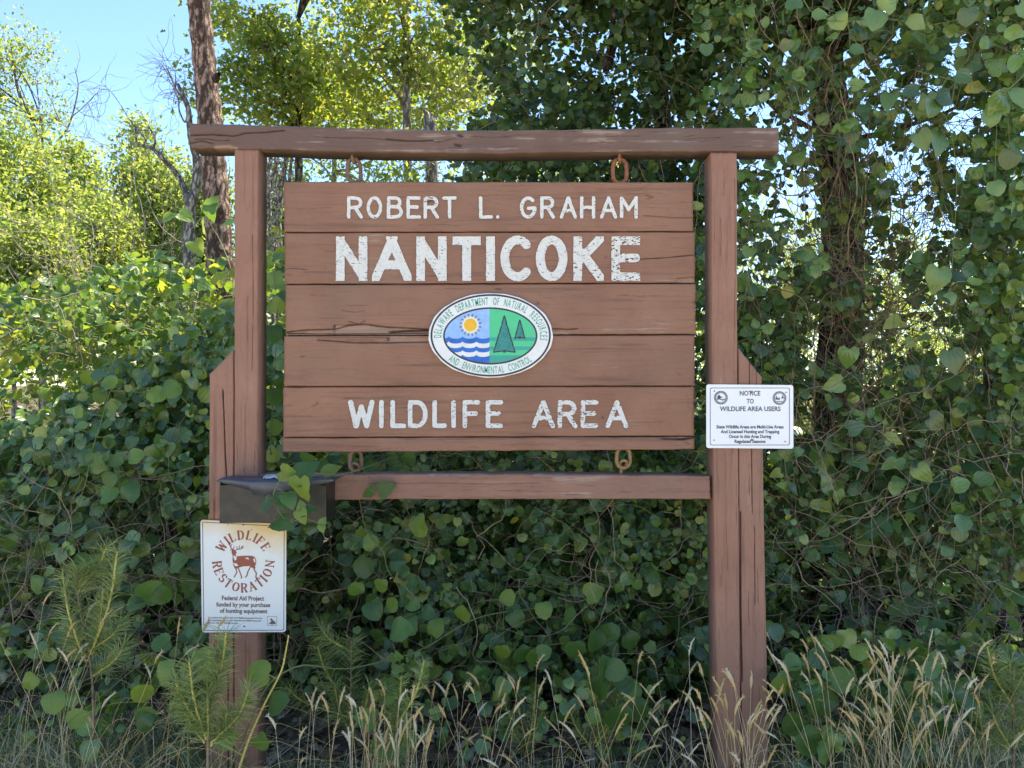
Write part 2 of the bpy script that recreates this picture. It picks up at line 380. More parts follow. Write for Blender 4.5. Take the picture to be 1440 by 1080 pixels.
# ------------------------------------------------------------------ timber
def dist_poly(px, py, pts):
    best = np.full(px.shape, 1e9)
    for (ax, ay), (bx, by) in zip(pts[:-1], pts[1:]):
        dx, dy = bx - ax, by - ay; L = dx * dx + dy * dy + 1e-9
        t = np.clip(((px - ax) * dx + (py - ay) * dy) / L, 0, 1)
        best = np.minimum(best, np.hypot(px - ax - t * dx, py - ay - t * dy))
    return best
def in_poly(px, py, pts):
    ins = np.zeros(px.shape, bool); n = len(pts)
    for k in range(n):
        x0, y0 = pts[k]; x1, y1 = pts[(k + 1) % n]
        c = ((y0 > py) != (y1 > py)) & (px < (x1 - x0) * (py - y0) / (y1 - y0 + 1e-12) + x0)
        ins ^= c
    return ins
def sd_poly(px, py, pts):
    d = dist_poly(px, py, list(pts) + [pts[0]])
    return np.where(in_poly(px, py, pts), -d, d)
def timber(name, mat, parent, side0, side1, d, th, cracks=(), chips=(), res=(3.0, 1.0), jit=.5, wob=.0, seed=0, checks=0, drop=None):
    """side0 / side1: pixel polylines of the two long edges (same direction); front at distance d, th metres thick.
       cracks: (polyline, half width px, depth m); chips: (polygon, depth m)"""
    A = np.array(side0, float); B = np.array(side1, float)
    L = max(np.linalg.norm(A[-1] - A[0]), 1); Wd = np.linalg.norm(A[0] - B[0])
    nu = int(L / res[0]) + 2; nv = int(Wd / res[1]) + 3
    def along(Pp):
        s = np.concatenate([[0], np.cumsum(np.linalg.norm(np.diff(Pp, axis=0), axis=1))]); t = np.linspace(0, s[-1], nu)
        return np.stack([np.interp(t, s, Pp[:, 0]), np.interp(t, s, Pp[:, 1])], -1)
    a = along(A); b = along(B)
    tt = np.linspace(0, L, nu)
    crossd = nrm(b - a)
    a = a + crossd * ((fbm(tt / 22, tt * 0 + 1, seed + 1, 4) - .5) * jit * 2)[:, None]
    b = b + crossd * ((fbm(tt / 22, tt * 0 + 9, seed + 2, 4) - .5) * jit * 2)[:, None]
    v = np.linspace(0, 1, nv)
    G2 = a[:, None] * (1 - v)[None, :, None] + b[:, None] * v[None, :, None]
    # ragged sawn ends
    lend = nrm(np.broadcast_to((a[1] - a[0]), (nv, 2))); 
    G2[0] += lend * ((fbm(v * 14, v * 0, seed + 3, 3) - .5) * 1.6)[:, None]
    G2[-1] += lend * ((fbm(v * 14, v * 0 + 4, seed + 4, 3) - .5) * 1.6)[:, None]
    px, py = G2[..., 0], G2[..., 1]
    dep = np.zeros(px.shape); bare = np.zeros(px.shape); split = np.zeros(px.shape)
    vpx = np.minimum(v, 1 - v)[None] * Wd; upx = np.minimum(tt, L - tt)[:, None]
    e = np.minimum(vpx, upx)
    dep += .0035 * np.clip(1 - e / 1.6, 0, 1) ** 2
    dep += .0012 * (fbm(tt / 60, tt * 0, seed + 6)[:, None] - .5) + wob * (np.interp(tt, [0, L], [0, 1])[:, None])
    rs = np.random.default_rng(seed + 100)
    cr = list(cracks)
    for k in range(checks):          # short seasoning checks along the grain
        u0 = rs.random() * .95; v0 = .08 + rs.random() * .84; ln = rs.uniform(12, 60) / L
        q = []
        for j in range(5):
            uu = min(u0 + ln * j / 4, 1); ii = min(int(uu * (nu - 1)), nu - 1)
            p_ = a[ii] * (1 - v0) + b[ii] * v0; q.append(p_ + crossd[ii] * rs.normal(0, .5))
        cr.append(([tuple(z) for z in q], rs.uniform(.3, .55), rs.uniform(.001, .003)))
    for pts, hw, dp in cr:
        dd = dist_poly(px, py, pts) + (fbm(px / 9, py / 9, seed + 8) - .5) * .5
        k = np.clip(1.25 - dd / hw, 0, 1); dep = np.maximum(dep, dp * k); split = np.maximum(split, k * min(1, dp / .005) * .92)
    for pts, dp in chips:
        s = sd_poly(px, py, pts) + (fbm(px / 6, py / 6, seed + 9) - .5) * 3
        k = np.clip(.5 - s, 0, 1); dep = dep + dp * k * (.7 + .6 * fbm(px / 25, py / 2.5, seed + 12)); bare = np.maximum(bare, k * .85)
    P = W3(px, py, d); P[..., 1] += dep
    back = W3(px, py, d); back[..., 1] += th
    # the ring of the border, front and back
    Vf = P.reshape(-1, 3); idx = np.arange(nu * nv).reshape(nu, nv)
    ring = np.concatenate([idx[0, :], idx[1:, -1], idx[-1, :-1][::-1], idx[1:-1, 0][::-1]])
    Vb = back.reshape(-1, 3)[ring]; nb = len(ring); bi = np.arange(nb) + nu * nv
    f0 = np.stack([idx[:-1, :-1], idx[1:, :-1], idx[1:, 1:], idx[:-1, 1:]], -1).reshape(-1, 4)
    f1 = np.stack([ring, np.roll(ring, -1), np.roll(bi, -1), bi], -1)
    look = {int(r): int(bb) for r, bb in zip(ring, bi)}
    f2 = np.array([[look[int(idx[q, 0])], look[int(idx[q, -1])], look[int(idx[q + 1, -1])], look[int(idx[q + 1, 0])]] for q in range(nu - 1)])
    V = np.concatenate([Vf, Vb]); FFa = np.concatenate([f0, f1, f2])
    # make the front face the camera
    p0, p1, p2 = V[f0[0][0]], V[f0[0][1]], V[f0[0][2]]
    if np.cross(p1 - p0, p2 - p0)[1] > 0: FFa = FFa[:, ::-1]
    me = npmesh(name, V, FFa)
    at = me.attributes.new('bare', 'FLOAT', 'POINT'); at.data.foreach_set('value', np.concatenate([bare.ravel(), np.zeros(nb)]).astype(np.float32))
    at = me.attributes.new('split', 'FLOAT', 'POINT'); at.data.foreach_set('value', np.concatenate([split.ravel(), np.zeros(nb)]).astype(np.float32))
    bm = bmesh.new(); bm.from_mesh(me); bmesh.ops.recalc_face_normals(bm, faces=bm.faces); bm.to_mesh(me); bm.free()
    return link(name, me, parent, [mat])

T4 = .095
D0 = CAM_D
frame = empty('sign_frame', (0, .05, 0), label='large brown painted timber frame holding up the hanging sign boards', cat='sign frame')
timber('post', M['post'], frame, [(329.5, 209), (329.5, 600), (329, 1125)], [(363, 209), (362.5, 600), (362, 1125)], D0, T4,
       cracks=[([(355, 330), (356, 420), (354.5, 520)], .5, .004), ([(345, 560), (344, 700), (346, 860), (345, 1000)], .5, .003)], res=(1, 1) and (3.5, .9), seed=1, checks=14)
timber('post', M['post'], frame, [(1000, 214), (1001, 480), (1007, 980), (1009, 1125)], [(1036.5, 214), (1037, 480), (1041, 980), (1043, 1125)], D0 - .002, T4,
       cracks=[([(1033.5, 250), (1034, 380), (1033, 480)], .5, .003), ([(1020, 640), (1021, 720), (1023, 800)], .45, .003)], res=(3.5, .9), seed=2, checks=16)
timber('side_post', M['post'], frame, [(294.5, 526), (294, 700), (292.5, 1125)], [(328, 492), (328, 700), (327.5, 1125)], D0 + .004, T4,
       cracks=[([(313, 548), (314.5, 580), (316.5, 640), (318.5, 668), (319, 760)], .9, .014), ([(301, 700), (302, 1000)], .5, .004), ([(320, 900), (321, 1100)], .8, .010)], res=(3.5, .8), seed=3, checks=8)
timber('side_post', M['post'], frame, [(1038.3, 489), (1039.5, 700), (1043, 980), (1044.5, 1125)], [(1071.5, 530), (1074, 700), (1079.5, 980), (1081.5, 1125)], D0 + .003, T4,
       cracks=[([(1054, 508), (1054, 545), (1057, 640), (1058, 720)], .55, .006), ([(1063.5, 520), (1064, 560)], .5, .004), ([(1041.5, 720), (1042, 860), (1044, 960)], 1.0, .012),
               ([(1061, 740), (1062, 850)], .5, .005)], res=(3.5, .8), seed=4, checks=12)
timber('top_beam', M['beam'], frame, [(266, 173), (330, 174), (470, 178.5), (600, 182), (720, 183), (860, 181), (960, 179), (1095.5, 178.5)],
       [(268, 207), (330, 208.5), (470, 213), (600, 215), (720, 215.5), (860, 213), (960, 212.5), (1096, 213)], D0 - .006, T4 + .004,
       cracks=[([(268, 190), (300, 189), (330, 191), (345, 187), (372, 186), (400, 183)], .9, .010), ([(268, 201), (285, 198), (300, 202)], .8, .006), ([(275, 196), (292, 195), (310, 198), (322, 197)], .6, .005),
               ([(455, 193), (520, 194), (560, 198), (620, 199), (640, 194)], .6, .004), ([(544, 195), (575, 198), (610, 197)], 1.0, .006), ([(640, 190), (690, 193), (720, 192)], .5, .004),
               ([(840, 196), (850, 199), (842, 200)], .6, .003), ([(960, 196), (985, 194), (1013, 193), (1002, 197)], .5, .003), ([(960, 193), (974, 190)], .5, .003), ([(640, 203), (648, 205)], 2.0, .006), ([(645, 190), (650, 191)], 2.0, .006)],
       chips=[([(300, 205), (320, 203), (335, 207), (334, 210), (300, 209)], .004), ([(290, 172), (400, 174), (520, 178), (520, 180.5), (400, 177.5), (290, 175)], .005), ([(540, 180), (700, 182), (700, 184.5), (540, 182.5)], .004)],
       res=(2.6, .8), jit=1.3, seed=5, checks=26)
timber('lower_beam', M['rail'], frame, [(363.5, 668), (470, 668), (600, 666.5), (760, 667), (900, 668.5), (998.5, 669.5)],
       [(363.5, 703), (470, 703), (600, 702), (760, 702), (900, 702), (999.5, 702.5)], D0 + .003, T4,
       cracks=[([(520, 680), (600, 679), (690, 681), (760, 679)], .45, .003), ([(700, 690), (800, 692)], .45, .003)],
       chips=[([(600, 665), (665, 664), (660, 669), (605, 669)], .003), ([(750, 665), (800, 665), (795, 669), (752, 669)], .003)], res=(2.8, .8), jit=.9, seed=6, checks=16)

hang = empty('hanging_sign', (0, .06, .95), label='big brown plank sign with white lettering and oval emblem, hung in the timber frame', cat='sign')
DP = D0 + .018
planks = {}
def plank(k, l0, l1, r0, r1, xl, xr, cracks=(), chips=(), seed=0, dd=0, jit=.5, checks=10):
    planks[k] = timber('plank', M['plank'], hang, [(xl, l0), ((xl + xr) / 2, (l0 + r0) / 2), (xr, r0)], [(xl, l1), ((xl + xr) / 2, (l1 + r1) / 2), (xr, r1)], DP + dd, .038,
                       cracks, chips, res=(3.0, .85), jit=jit, seed=seed, checks=checks)
plank(1, 255.5, 326, 256, 324.6, 399, 975, [([(400, 292), (430, 294), (470, 291)], .45, .002), ([(900, 285), (930, 286), (975, 284)], .45, .002), ([(905, 303), (950, 306), (975, 306)], .6, .004), ([(880, 272), (900, 266), (915, 258)], .4, .002),
   ([(908, 274), (918, 277), (910, 280)], .8, .004), ([(603, 276), (607, 281), (602, 284)], 1.6, .004), ([(608, 277), (611, 283)], 1.2, .004)], seed=11, checks=22)
plank(2, 327.6, 399, 326.2, 397.3, 400, 977.5, [([(400, 378), (415, 377), (430, 379)], .6, .004), ([(401, 385), (410, 387)], .5, .003), ([(865, 367), (905, 364), (940, 362), (977, 358)], .75, .008), ([(940, 335), (977, 335)], .4, .002),
   ([(945, 348), (977, 350)], .4, .002), ([(851, 361), (852, 362)], 1.6, .003)], [([(951, 390.5), (962, 391.5), (977.5, 389), (977.5, 398), (951, 398)], .016)], seed=12)
plank(3, 400.6, 470.6, 398.8, 469.6, 401, 978.5, [([(480, 436), (498, 439), (512, 437)], .5, .003), ([(491, 452), (505, 456), (512, 452), (513, 446)], .6, .005), ([(402, 467), (430, 464), (470, 463), (490, 457), (513, 456), (545, 460), (603, 463)], 1.0, .009), ([(548, 467), (575, 465), (603, 464)], 1.7, .014), ([(470, 457), (469, 468)], .7, .006), ([(404, 468.5), (470, 469.5), (540, 469), (603, 468)], .9, .008),
   ([(755, 424), (758, 426), (755, 428)], 1.2, .003), ([(777, 462), (800, 463), (812, 462)], .9, .008), ([(975, 425), (978, 427)], 1, .004), ([(863, 421), (867, 422)], .9, .002), ([(697, 406), (705, 407)], 1.2, .004)],
   [([(470, 457.5), (520, 457), (560, 462), (603, 463.5), (603, 471), (470, 471)], .007), ([(403, 467), (468, 464), (468, 471), (403, 471)], .008), ([(776, 464), (800, 466), (800, 470), (776, 470)], .008)], seed=13)
plank(4, 472.8, 543, 471.6, 542.2, 399, 977, [([(446, 474), (546, 474)], .5, .003), ([(446, 478), (500, 482), (545, 482), (603, 480.5)], .9, .007), ([(423, 502), (428, 501)], 1.2, .003), ([(545, 474), (547, 482)], .8, .008), ([(953, 525), (958, 528)], 1.2, .002)],
   [([(548, 473), (603, 475), (603, 480), (546, 482)], .006)], seed=14)
plank(5, 544.8, 615, 543.8, 612.8, 398, 976.5, [([(440, 571), (446, 568), (447, 563)], .9, .004), ([(400, 571), (410, 570)], .8, .002), ([(400, 556), (411, 551)], .4, .002), ([(846, 584), (848, 588)], 1.2, .004)], seed=15)
plank(6, 616.6, 636, 614.4, 632, 397, 977, [([(560, 618), (700, 617), (850, 615)], .5, .003), ([(930, 617), (960, 618), (977, 615)], 1.2, .008), ([(962, 619), (970, 626)], .6, .004)], [([(955, 613), (968, 617), (960, 619), (950, 616)], .01)], seed=16, dd=-.004, jit=.9, checks=14)
for px in (445, 690, 930):
    b = W(px, 259, DP); t_ = W(px, 630, DP); mb = MB(); mb.box((b[0] - .035, b[1] + .058, t_[2]), (b[0] + .035, b[1] + .085, b[2])); mb.build('batten', [M['plank']], hang)
for py0, py1, w0, w1 in ((325.8, 327.6, 400, 975), (398, 401, 401, 977), (470, 473, 400, 976), (542.2, 545, 399, 976), (613, 617, 398, 976)):
    b = W(w0, py0 - 5, DP + .02); t_ = W(w1, py1 + 5, DP + .02); mb = MB(); mb.box((b[0], b[1] + .0190, t_[2]), (t_[0], b[1] + .0370, b[2])); mb.build('gap_light_block', [M['plank']], hang)  # strips added behind the plank gaps to stop light leaking through

# ------------------------------------------------------------------ flat shapes cut by a signed distance (lettering, emblem)
def mask_sheet(f, x0, x1, y0, y1, cell, d, groove=None):
    """polygons of f<0 in photo pixels on the plane at distance d. groove: (edge m, width px) sinks the middle"""
    nx = max(2, int((x1 - x0) / cell)); ny = max(2, int((y1 - y0) / cell))
    xs = np.linspace(x0, x1, nx + 1); ys = np.linspace(y0, y1, ny + 1)
    XX, YY = np.meshgrid(xs, ys); Fv = f(XX, YY)
    ins = Fv < 0
    full = ins[:-1, :-1] & ins[1:, :-1] & ins[:-1, 1:] & ins[1:, 1:]
    anyi = ins[:-1, :-1] | ins[1:, :-1] | ins[:-1, 1:] | ins[1:, 1:]
    V = []; Fc = []
    def emit(pts):
        b = len(V); V.extend(pts); Fc.append(tuple(range(b, b + len(pts))))
    for j in range(ny):
        row = full[j]; i0 = 0
        while i0 < nx:
            if row[i0]:
                i1 = i0 + 1
                if groove is None:
                    while i1 < nx and row[i1]: i1 += 1
                    emit([(xs[i0], ys[j], 0), (xs[i1], ys[j], 0), (xs[i1], ys[j + 1], 0), (xs[i0], ys[j + 1], 0)])
                else:
                    emit([(xs[i0], ys[j], Fv[j, i0]), (xs[i1], ys[j], Fv[j, i1]), (xs[i1], ys[j + 1], Fv[j + 1, i1]), (xs[i0], ys[j + 1], Fv[j + 1, i0])])
                i0 = i1
            else: i0 += 1
    J, I = np.nonzero(anyi & ~full)
    for j, i in zip(J, I):
        c = [(xs[i], ys[j], Fv[j, i]), (xs[i + 1], ys[j], Fv[j, i + 1]), (xs[i + 1], ys[j + 1], Fv[j + 1, i + 1]), (xs[i], ys[j + 1], Fv[j + 1, i])]
        out = []
        for a in range(4):
            p, q = c[a], c[(a + 1) % 4]
            if p[2] < 0: out.append(p)
            if (p[2] < 0) != (q[2] < 0):
                t = p[2] / (p[2] - q[2]); out.append((p[0] + t * (q[0] - p[0]), p[1] + t * (q[1] - p[1]), 0))
        if len(out) > 2: emit(out)
    if not V: return None
    A = np.array(V); P = W3(A[:, 0], A[:, 1], d)
    if groove: P[:, 1] += groove[0] * np.clip(-A[:, 2] / groove[1], 0, 1) ** .6
    return P, Fc
def sheet_obj(name, parts, mats, parent):
    """parts: list of (P, faces, material index)"""
    mb = MB()
    for s, mi in parts:
        if s is None: continue
        P, Fc = s; mb.add(P, [tuple(reversed(q)) for q in Fc], mi)
    o = mb.build(name, mats, parent)
    me = o.data
    bad = np.zeros(len(me.polygons) * 3); me.polygons.foreach_get('normal', bad)
    if bad.reshape(-1, 3)[:, 1].mean() > 0: me.flip_normals()
    return o

def arc(cx, cy, rx, ry, a0, a1, n=14):
    return [(cx + rx * math.cos(R(a0 + (a1 - a0) * k / n)), cy + ry * math.sin(R(a0 + (a1 - a0) * k / n))) for k in range(n + 1)]
GL = {  # strokes on a 0..w by 0..1 box, baseline at 0
 'A': (.74, [[(0, 0), (.37, 1), (.74, 0)], [(.13, .33), (.61, .33)]]),
 'B': (.6, [[(0, 0), (0, 1)], [(0, 1), (.32, 1)] + arc(.32, .77, .22, .23, 90, -90, 8) + [(0, .54)], [(.32, .54)] + arc(.34, .27, .26, .27, 90, -90, 8) + [(0, 0)]]),
 'C': (.66, [arc(.38, .5, .38, .5, 48, 312, 20)]),
 'D': (.62, [[(0, 0), (0, 1), (.28, 1)] + arc(.28, .5, .34, .5, 90, -90, 12) + [(0, 0)]]),
 'E': (.55, [[(.55, 1), (0, 1), (0, 0), (.55, 0)], [(0, .52), (.45, .52)]]),
 'F': (.55, [[(.55, 1), (0, 1), (0, 0)], [(0, .52), (.45, .52)]]),
 'G': (.7, [arc(.38, .5, .38, .5, 48, 350, 22) , [(.4, .46), (.755, .46), (.755, .3)]]),
 'H': (.62, [[(0, 0), (0, 1)], [(.62, 0), (.62, 1)], [(0, .5), (.62, .5)]]),
 'I': (.0, [[(0, 0), (0, 1)]]),
 'K': (.64, [[(0, 0), (0, 1)], [(.6, 1), (.02, .42)], [(.2, .58), (.64, 0)]]),
 'L': (.52, [[(0, 1), (0, 0), (.52, 0)]]),
 'M': (.8, [[(0, 0), (0, 1), (.4, .38), (.8, 1), (.8, 0)]]),
 'N': (.66, [[(0, 0), (0, 1), (.66, 0), (.66, 1)]]),
 'O': (.76, [arc(.38, .5, .38, .5, 0, 360, 28)]),
 'R': (.6, [[(0, 0), (0, 1), (.32, 1)] + arc(.32, .75, .25, .25, 90, -90, 8) + [(0, .5)], [(.3, .5), (.6, 0)]]),
 'S': (.56, [arc(.28, .75, .26, .25, 30, 250, 10) + arc(.28, .26, .28, .26, 80, -150, 12)]),
 'T': (.66, [[(0, 1), (.66, 1)], [(.33, 1), (.33, 0)]]),
 'W': (.96, [[(0, 1), (.24, 0), (.48, .8), (.72, 0), (.96, 1)]]),
 '.': (.0, [[(0, 0), (0, .02)]]),
}
def big_letter(ch, x0, x1, y0, y1, sw, parent, chip, seed, square=False):
    w0, strokes = GL[ch]; hw = sw / 2
    gx0, gx1, gy0, gy1 = x0 + hw, x1 - hw, y0 + hw, y1 - hw
    if ch == '.': gx0 = gx1 = (x0 + x1) / 2; gy0 = gy1 - .1
    xm = max([p[0] for s in strokes for p in s]) or 1; 
    def mp(p): return ((gx0 + gx1) / 2 if w0 == 0 else gx0 + (gx1 - gx0) * p[0] / xm, gy1 - (gy1 - gy0) * p[1])
    S = [[mp(p) for p in s] for s in strokes]
    if square:
        S2 = []
        for s in (S[:1] if ch == 'A' else S):
            for a_, b_ in zip(s[:-1], s[1:]):
                a_, b_ = np.array(a_), np.array(b_); u_ = nrm(b_ - a_) * hw * .75
                S2.append([tuple(a_ - u_), tuple(b_ + u_)])
        S = S2 + S
    thin = {'W': 1.12}.get(ch, 1)
    def f(X, Y):
        X = X + (fbm(X / 8, Y / 8, seed) - .5) * .9; Y = Y + (fbm(X / 8, Y / 8, seed + 3) - .5) * .9
        d = np.min([dist_poly(X, Y, s) for s in S], axis=0) - hw * thin
        if square: d = np.maximum(d, np.maximum(np.maximum(y0 + .4 - Y, Y - y1 + .4), np.maximum(x0 + .3 - X, X - x1 + .3)))
        ck = chip(X, Y) if callable(chip) else chip
        nz = fbm(X / 3.2, Y / .85, seed + 7, 2); 
        holes = (nz - (.80 - ck)) * 6
        return np.maximum(d, holes) + (fbm(X / 1.6, Y / 1.6, seed + 11) - .5) * .5
    s = mask_sheet(f, x0 - 2, x1 + 2, y0 - 2, y1 + 2, .62, DP - .0030, groove=(.0022, 2.2))
    return sheet_obj('letter', [(s, 0)], [M['paint']], parent)
sd = 50
for ch, x0, x1 in [('R', 488, 510.5), ('O', 515.5, 537.5), ('B', 544, 566.5), ('E', 571.5, 592), ('R', 595.5, 617.5), ('T', 622, 642.5), ('L', 673.5, 693.5), ('.', 697, 703),
                   ('G', 731, 754.5), ('R', 759.5, 780.5), ('A', 787, 811.5), ('H', 815.5, 837), ('A', 843.5, 868), ('M', 871.5, 897)]:
    sd += 1; big_letter(ch, x0, x1, 276 if ch != '.' else 302, 307.5, 4.9, planks[1], lambda X, Y: .03 + .15 * ((X > 596) & (X < 612) & (Y < 290)), sd)
for k, (ch, x0, x1) in enumerate([('N', 472, 517), ('A', 523, 579), ('N', 585, 628.5), ('T', 636, 676.5), ('I', 683, 696.5), ('C', 703.5, 746.5), ('O', 753.5, 798), ('K', 806, 849.5), ('E', 859.5, 900.5)]):
    sd += 1; ck = [.06, .0, .02, .0, .0, .05, .04, .09, .16][k]
    big_letter(ch, x0, x1, 332 if k not in (5, 6) else 331, 395.5, 12.6, planks[2], ck, sd, square=ch not in 'CO')
for k, (ch, x0, x1) in enumerate([('W', 490, 526.5), ('I', 532.5, 540), ('L', 549, 571), ('D', 573.5, 601.5), ('L', 608, 628.5), ('I', 634.5, 641), ('F', 650.5, 675.5), ('E', 683, 707.5),
                                  ('A', 747.5, 780.5), ('R', 784, 812), ('E', 816.5, 841.5), ('A', 851.5, 883.5)]):
    sd += 1; ck = [.0, .02, .0, .02, .0, .11, .10, .07, .10, .13, .14, .10][k]
    big_letter(ch, x0, x1, 562.5, 602, 6.6, planks[5], ck, sd)

# ------------------------------------------------------------------ oval emblem
_tc = {}
def char_mesh(s, bold=0.0):
    key = (s, bold)
    if key in _tc: return _tc[key]
    cu = bpy.data.curves.new('t', 'FONT'); cu.body = s; cu.size = 1; cu.offset = bold; cu.resolution_u = 3; cu.align_x = 'LEFT'
    o = bpy.data.objects.new('t', cu); C.objects.link(o)
    dg = bpy.context.evaluated_depsgraph_get(); me = bpy.data.meshes.new_from_object(o.evaluated_get(dg))
    V = np.array([v.co[:] for v in me.vertices]).reshape(-1, 3); Fc = [tuple(p.vertices) for p in me.polygons]
    bpy.data.objects.remove(o); bpy.data.curves.remove(cu); bpy.data.meshes.remove(me)
    _tc[key] = (V, Fc); return _tc[key]
CAPH = char_mesh('H')[0][:, 1].max()
def text_line(mb, s, cx, base_y, width, cap, d, bold=0, mi=0, tilt=0):
    V, Fc = char_mesh(s, bold)
    x0, x1 = V[:, 0].min(), V[:, 0].max()
    x = (V[:, 0] - (x0 + x1) / 2) * width / (x1 - x0); y = V[:, 1] * cap / CAPH
    mb.add(W3(cx + x, base_y - y + x * tilt, d), Fc, mi)
def text_arc(mb, s, cx, cy, rx, ry, a0, a1, cap, d, inward, bold=0, mi=0, wfac=.62, sc_=1.0, glyph=None):
    """letters spread along an ellipse from angle a0 to a1 (degrees, anticlockwise from +x, y up)"""
    th = np.radians(np.linspace(a0, a1, 400)); ex = cx + rx * np.cos(th); ey = cy - ry * np.sin(th)
    L = np.concatenate([[0], np.cumsum(np.hypot(np.diff(ex), np.diff(ey)))])
    wd = []
    for ch in s:
        if ch == ' ': wd.append(.62); continue
        if glyph: wd.append(glyph(ch, None)[0] if False else {'I': .42, 'W': 1.05, 'O': .92, 'N': .9, 'A': .86, 'D': .86}.get(ch, .72)); continue
        v = char_mesh(ch, bold)[0]; wd.append((v[:, 0].max() - v[:, 0].min()) / CAPH * wfac + .14)
    pos = np.cumsum([0] + wd); tot = pos[-1]
    for ch, p0, w1 in zip(s, pos, wd):
        if ch == ' ': continue
        c = (p0 + w1 / 2) / tot * L[-1]; t = np.interp(c, L, th)
        x, y = cx + rx * math.cos(t), cy - ry * math.sin(t)
        nxv, nyv = math.cos(t) / rx, -math.sin(t) / ry; q = math.hypot(nxv, nyv); ux, uy = nxv / q, nyv / q   # outward, pixels (y down)
        if inward: ux, uy = -ux, -uy
        rx_, ry_ = -uy, ux                     # reading direction
        if glyph:
            glyph(ch, (x, y, rx_, ry_, ux, uy)); continue
        V, Fc = char_mesh(ch, bold); xm = (V[:, 0].min() + V[:, 0].max()) / 2
        a = (V[:, 0] - xm) * cap / CAPH * wfac; b = V[:, 1] * cap / CAPH
        mb.add(W3(x + rx_ * a + ux * b, y + ry_ * a + uy * b, d), Fc, mi)

def ell(cx, cy, rx, ry):
    return lambda X, Y: (np.hypot((X - cx) / rx, (Y - cy) / ry) - 1) * min(rx, ry)
EX, EY = 690, 471.6
DE = DP - .012
# the board itself: an oval slab with a worn rim
nE = 120; mb = MB(); ang = np.linspace(0, 2 * np.pi, nE, endpoint=False)
wob_ = 1 + .004 * np.sin(ang * 9) + .003 * np.sin(ang * 23 + 1)
fr_ = W3(EX + 87.3 * wob_ * np.cos(ang), EY + 59.4 * wob_ * np.sin(ang), DE); bk_ = fr_.copy(); bk_[:, 1] = DP - CAM_D - .0005
fr2 = W3(EX + 86.2 * np.cos(ang), EY + 58.3 * np.sin(ang), DE - .0012)
mb.add(np.concatenate([fr2, fr_, bk_]), [tuple(range(nE - 1, -1, -1))] + [(k, (k + 1) % nE, nE + (k + 1) % nE, nE + k) for k in range(nE)] + [(nE + k, nE + (k + 1) % nE, 2 * nE + (k + 1) % nE, 2 * nE + k) for k in range(nE)])
plaque = mb.build('oval_emblem', [M['rim']], hang)
plaque['label'] = 'white oval emblem plaque with sun, waves and two fir trees'
bm = bmesh.new(); bm.from_mesh(plaque.data); bmesh.ops.recalc_face_normals(bm, faces=bm.faces); bm.to_mesh(plaque.data); bm.free()
l1 = DE - .0018
o1, o2 = ell(EX, EY, 84.6, 58.0), ell(EX, EY, 82.0, 55.4)
i1 = ell(689.5, 472.4, 66.3, 40.3); i2 = ell(689.5, 472.4, 63.9, 37.9)
bb = (600, 780, 410, 535)
def R_(f, cell=.55, d=l1, b=bb): return mask_sheet(f, b[0], b[1], b[2], b[3], cell, d)
ringo = R_(lambda X, Y: np.maximum(o1(X, Y), -o2(X, Y)), .45)
ringi = R_(lambda X, Y: np.maximum(i1(X, Y), -i2(X, Y)), .4)
sheet_obj('oval_outline', [(ringo, 0), (ringi, 0)], [M['ink']], plaque)
ib = (620, 760, 430, 515); XD = 688.3
def wave(base, X):  # scalloped crest line, cusps up
    ph = (X - 650.4) / 19.4; return base + 3.6 * np.sqrt(np.clip(1 - (2 * (ph - np.floor(ph)) - 1) ** 2, 0, 1))
lft = lambda X, Y: np.maximum(i2(X, Y), X - XD); rgt = lambda X, Y: np.maximum(i2(X, Y), XD - X)
q = lambda f: mask_sheet(f, *ib, .5, l1)
sheet_obj('blue_sky_print', [(q(lambda X, Y: np.maximum(lft(X, Y), Y - wave(472.6, X))), 0)], [M['skyb']], plaque)
sheet_obj('water_print', [(q(lambda X, Y: np.maximum(lft(X, Y), np.maximum(wave(472.6, X) - Y, Y - wave(479.6, X)))), 0),
                          (q(lambda X, Y: np.maximum(lft(X, Y), np.maximum(wave(486, X) - Y, Y - wave(492, X)))), 0),
                          (q(lambda X, Y: np.maximum(lft(X, Y), wave(498.3, X) - Y)), 0)], [M['deepb']], plaque)
teal = lambda Y: np.minimum(np.minimum(np.abs(Y - 476.9) - 2.6, np.abs(Y - 489.8) - 2.6), 499.7 - Y)
sheet_obj('green_field_print', [(q(lambda X, Y: np.maximum(rgt(X, Y), -teal(Y))), 0), (q(lambda X, Y: np.maximum(rgt(X, Y), teal(Y))), 1)], [M['lgreen'], M['tgreen']], plaque)
def star(X, Y, cx, cy, r, a, n): t = np.arctan2(Y - cy, X - cx); return np.hypot(X - cx, Y - cy) - (r + a * np.abs(np.cos(t * n / 2)))
l2 = l1 - .0005; l3 = l2 - .0005
sheet_obj('sun_print', [(mask_sheet(lambda X, Y: star(X, Y, 661.5, 457, 10.4, 1.8, 16), 645, 678, 440, 474, .45, l2), 0),
                        (mask_sheet(lambda X, Y: np.hypot(X - 661.5, Y - 457) - 9, 645, 678, 440, 474, .45, l3), 1),
                        (mask_sheet(lambda X, Y: np.maximum(np.abs(np.hypot(X - 661.5, Y - 457) - 13.9) - 1.5, .9 - np.abs(np.sin(np.arctan2(Y - 457, X - 661.5) * 8)) * 1.05), 642, 681, 437, 477, .35, l2), 2)], [M['cream'], M['sunp'], M['brass']], plaque)
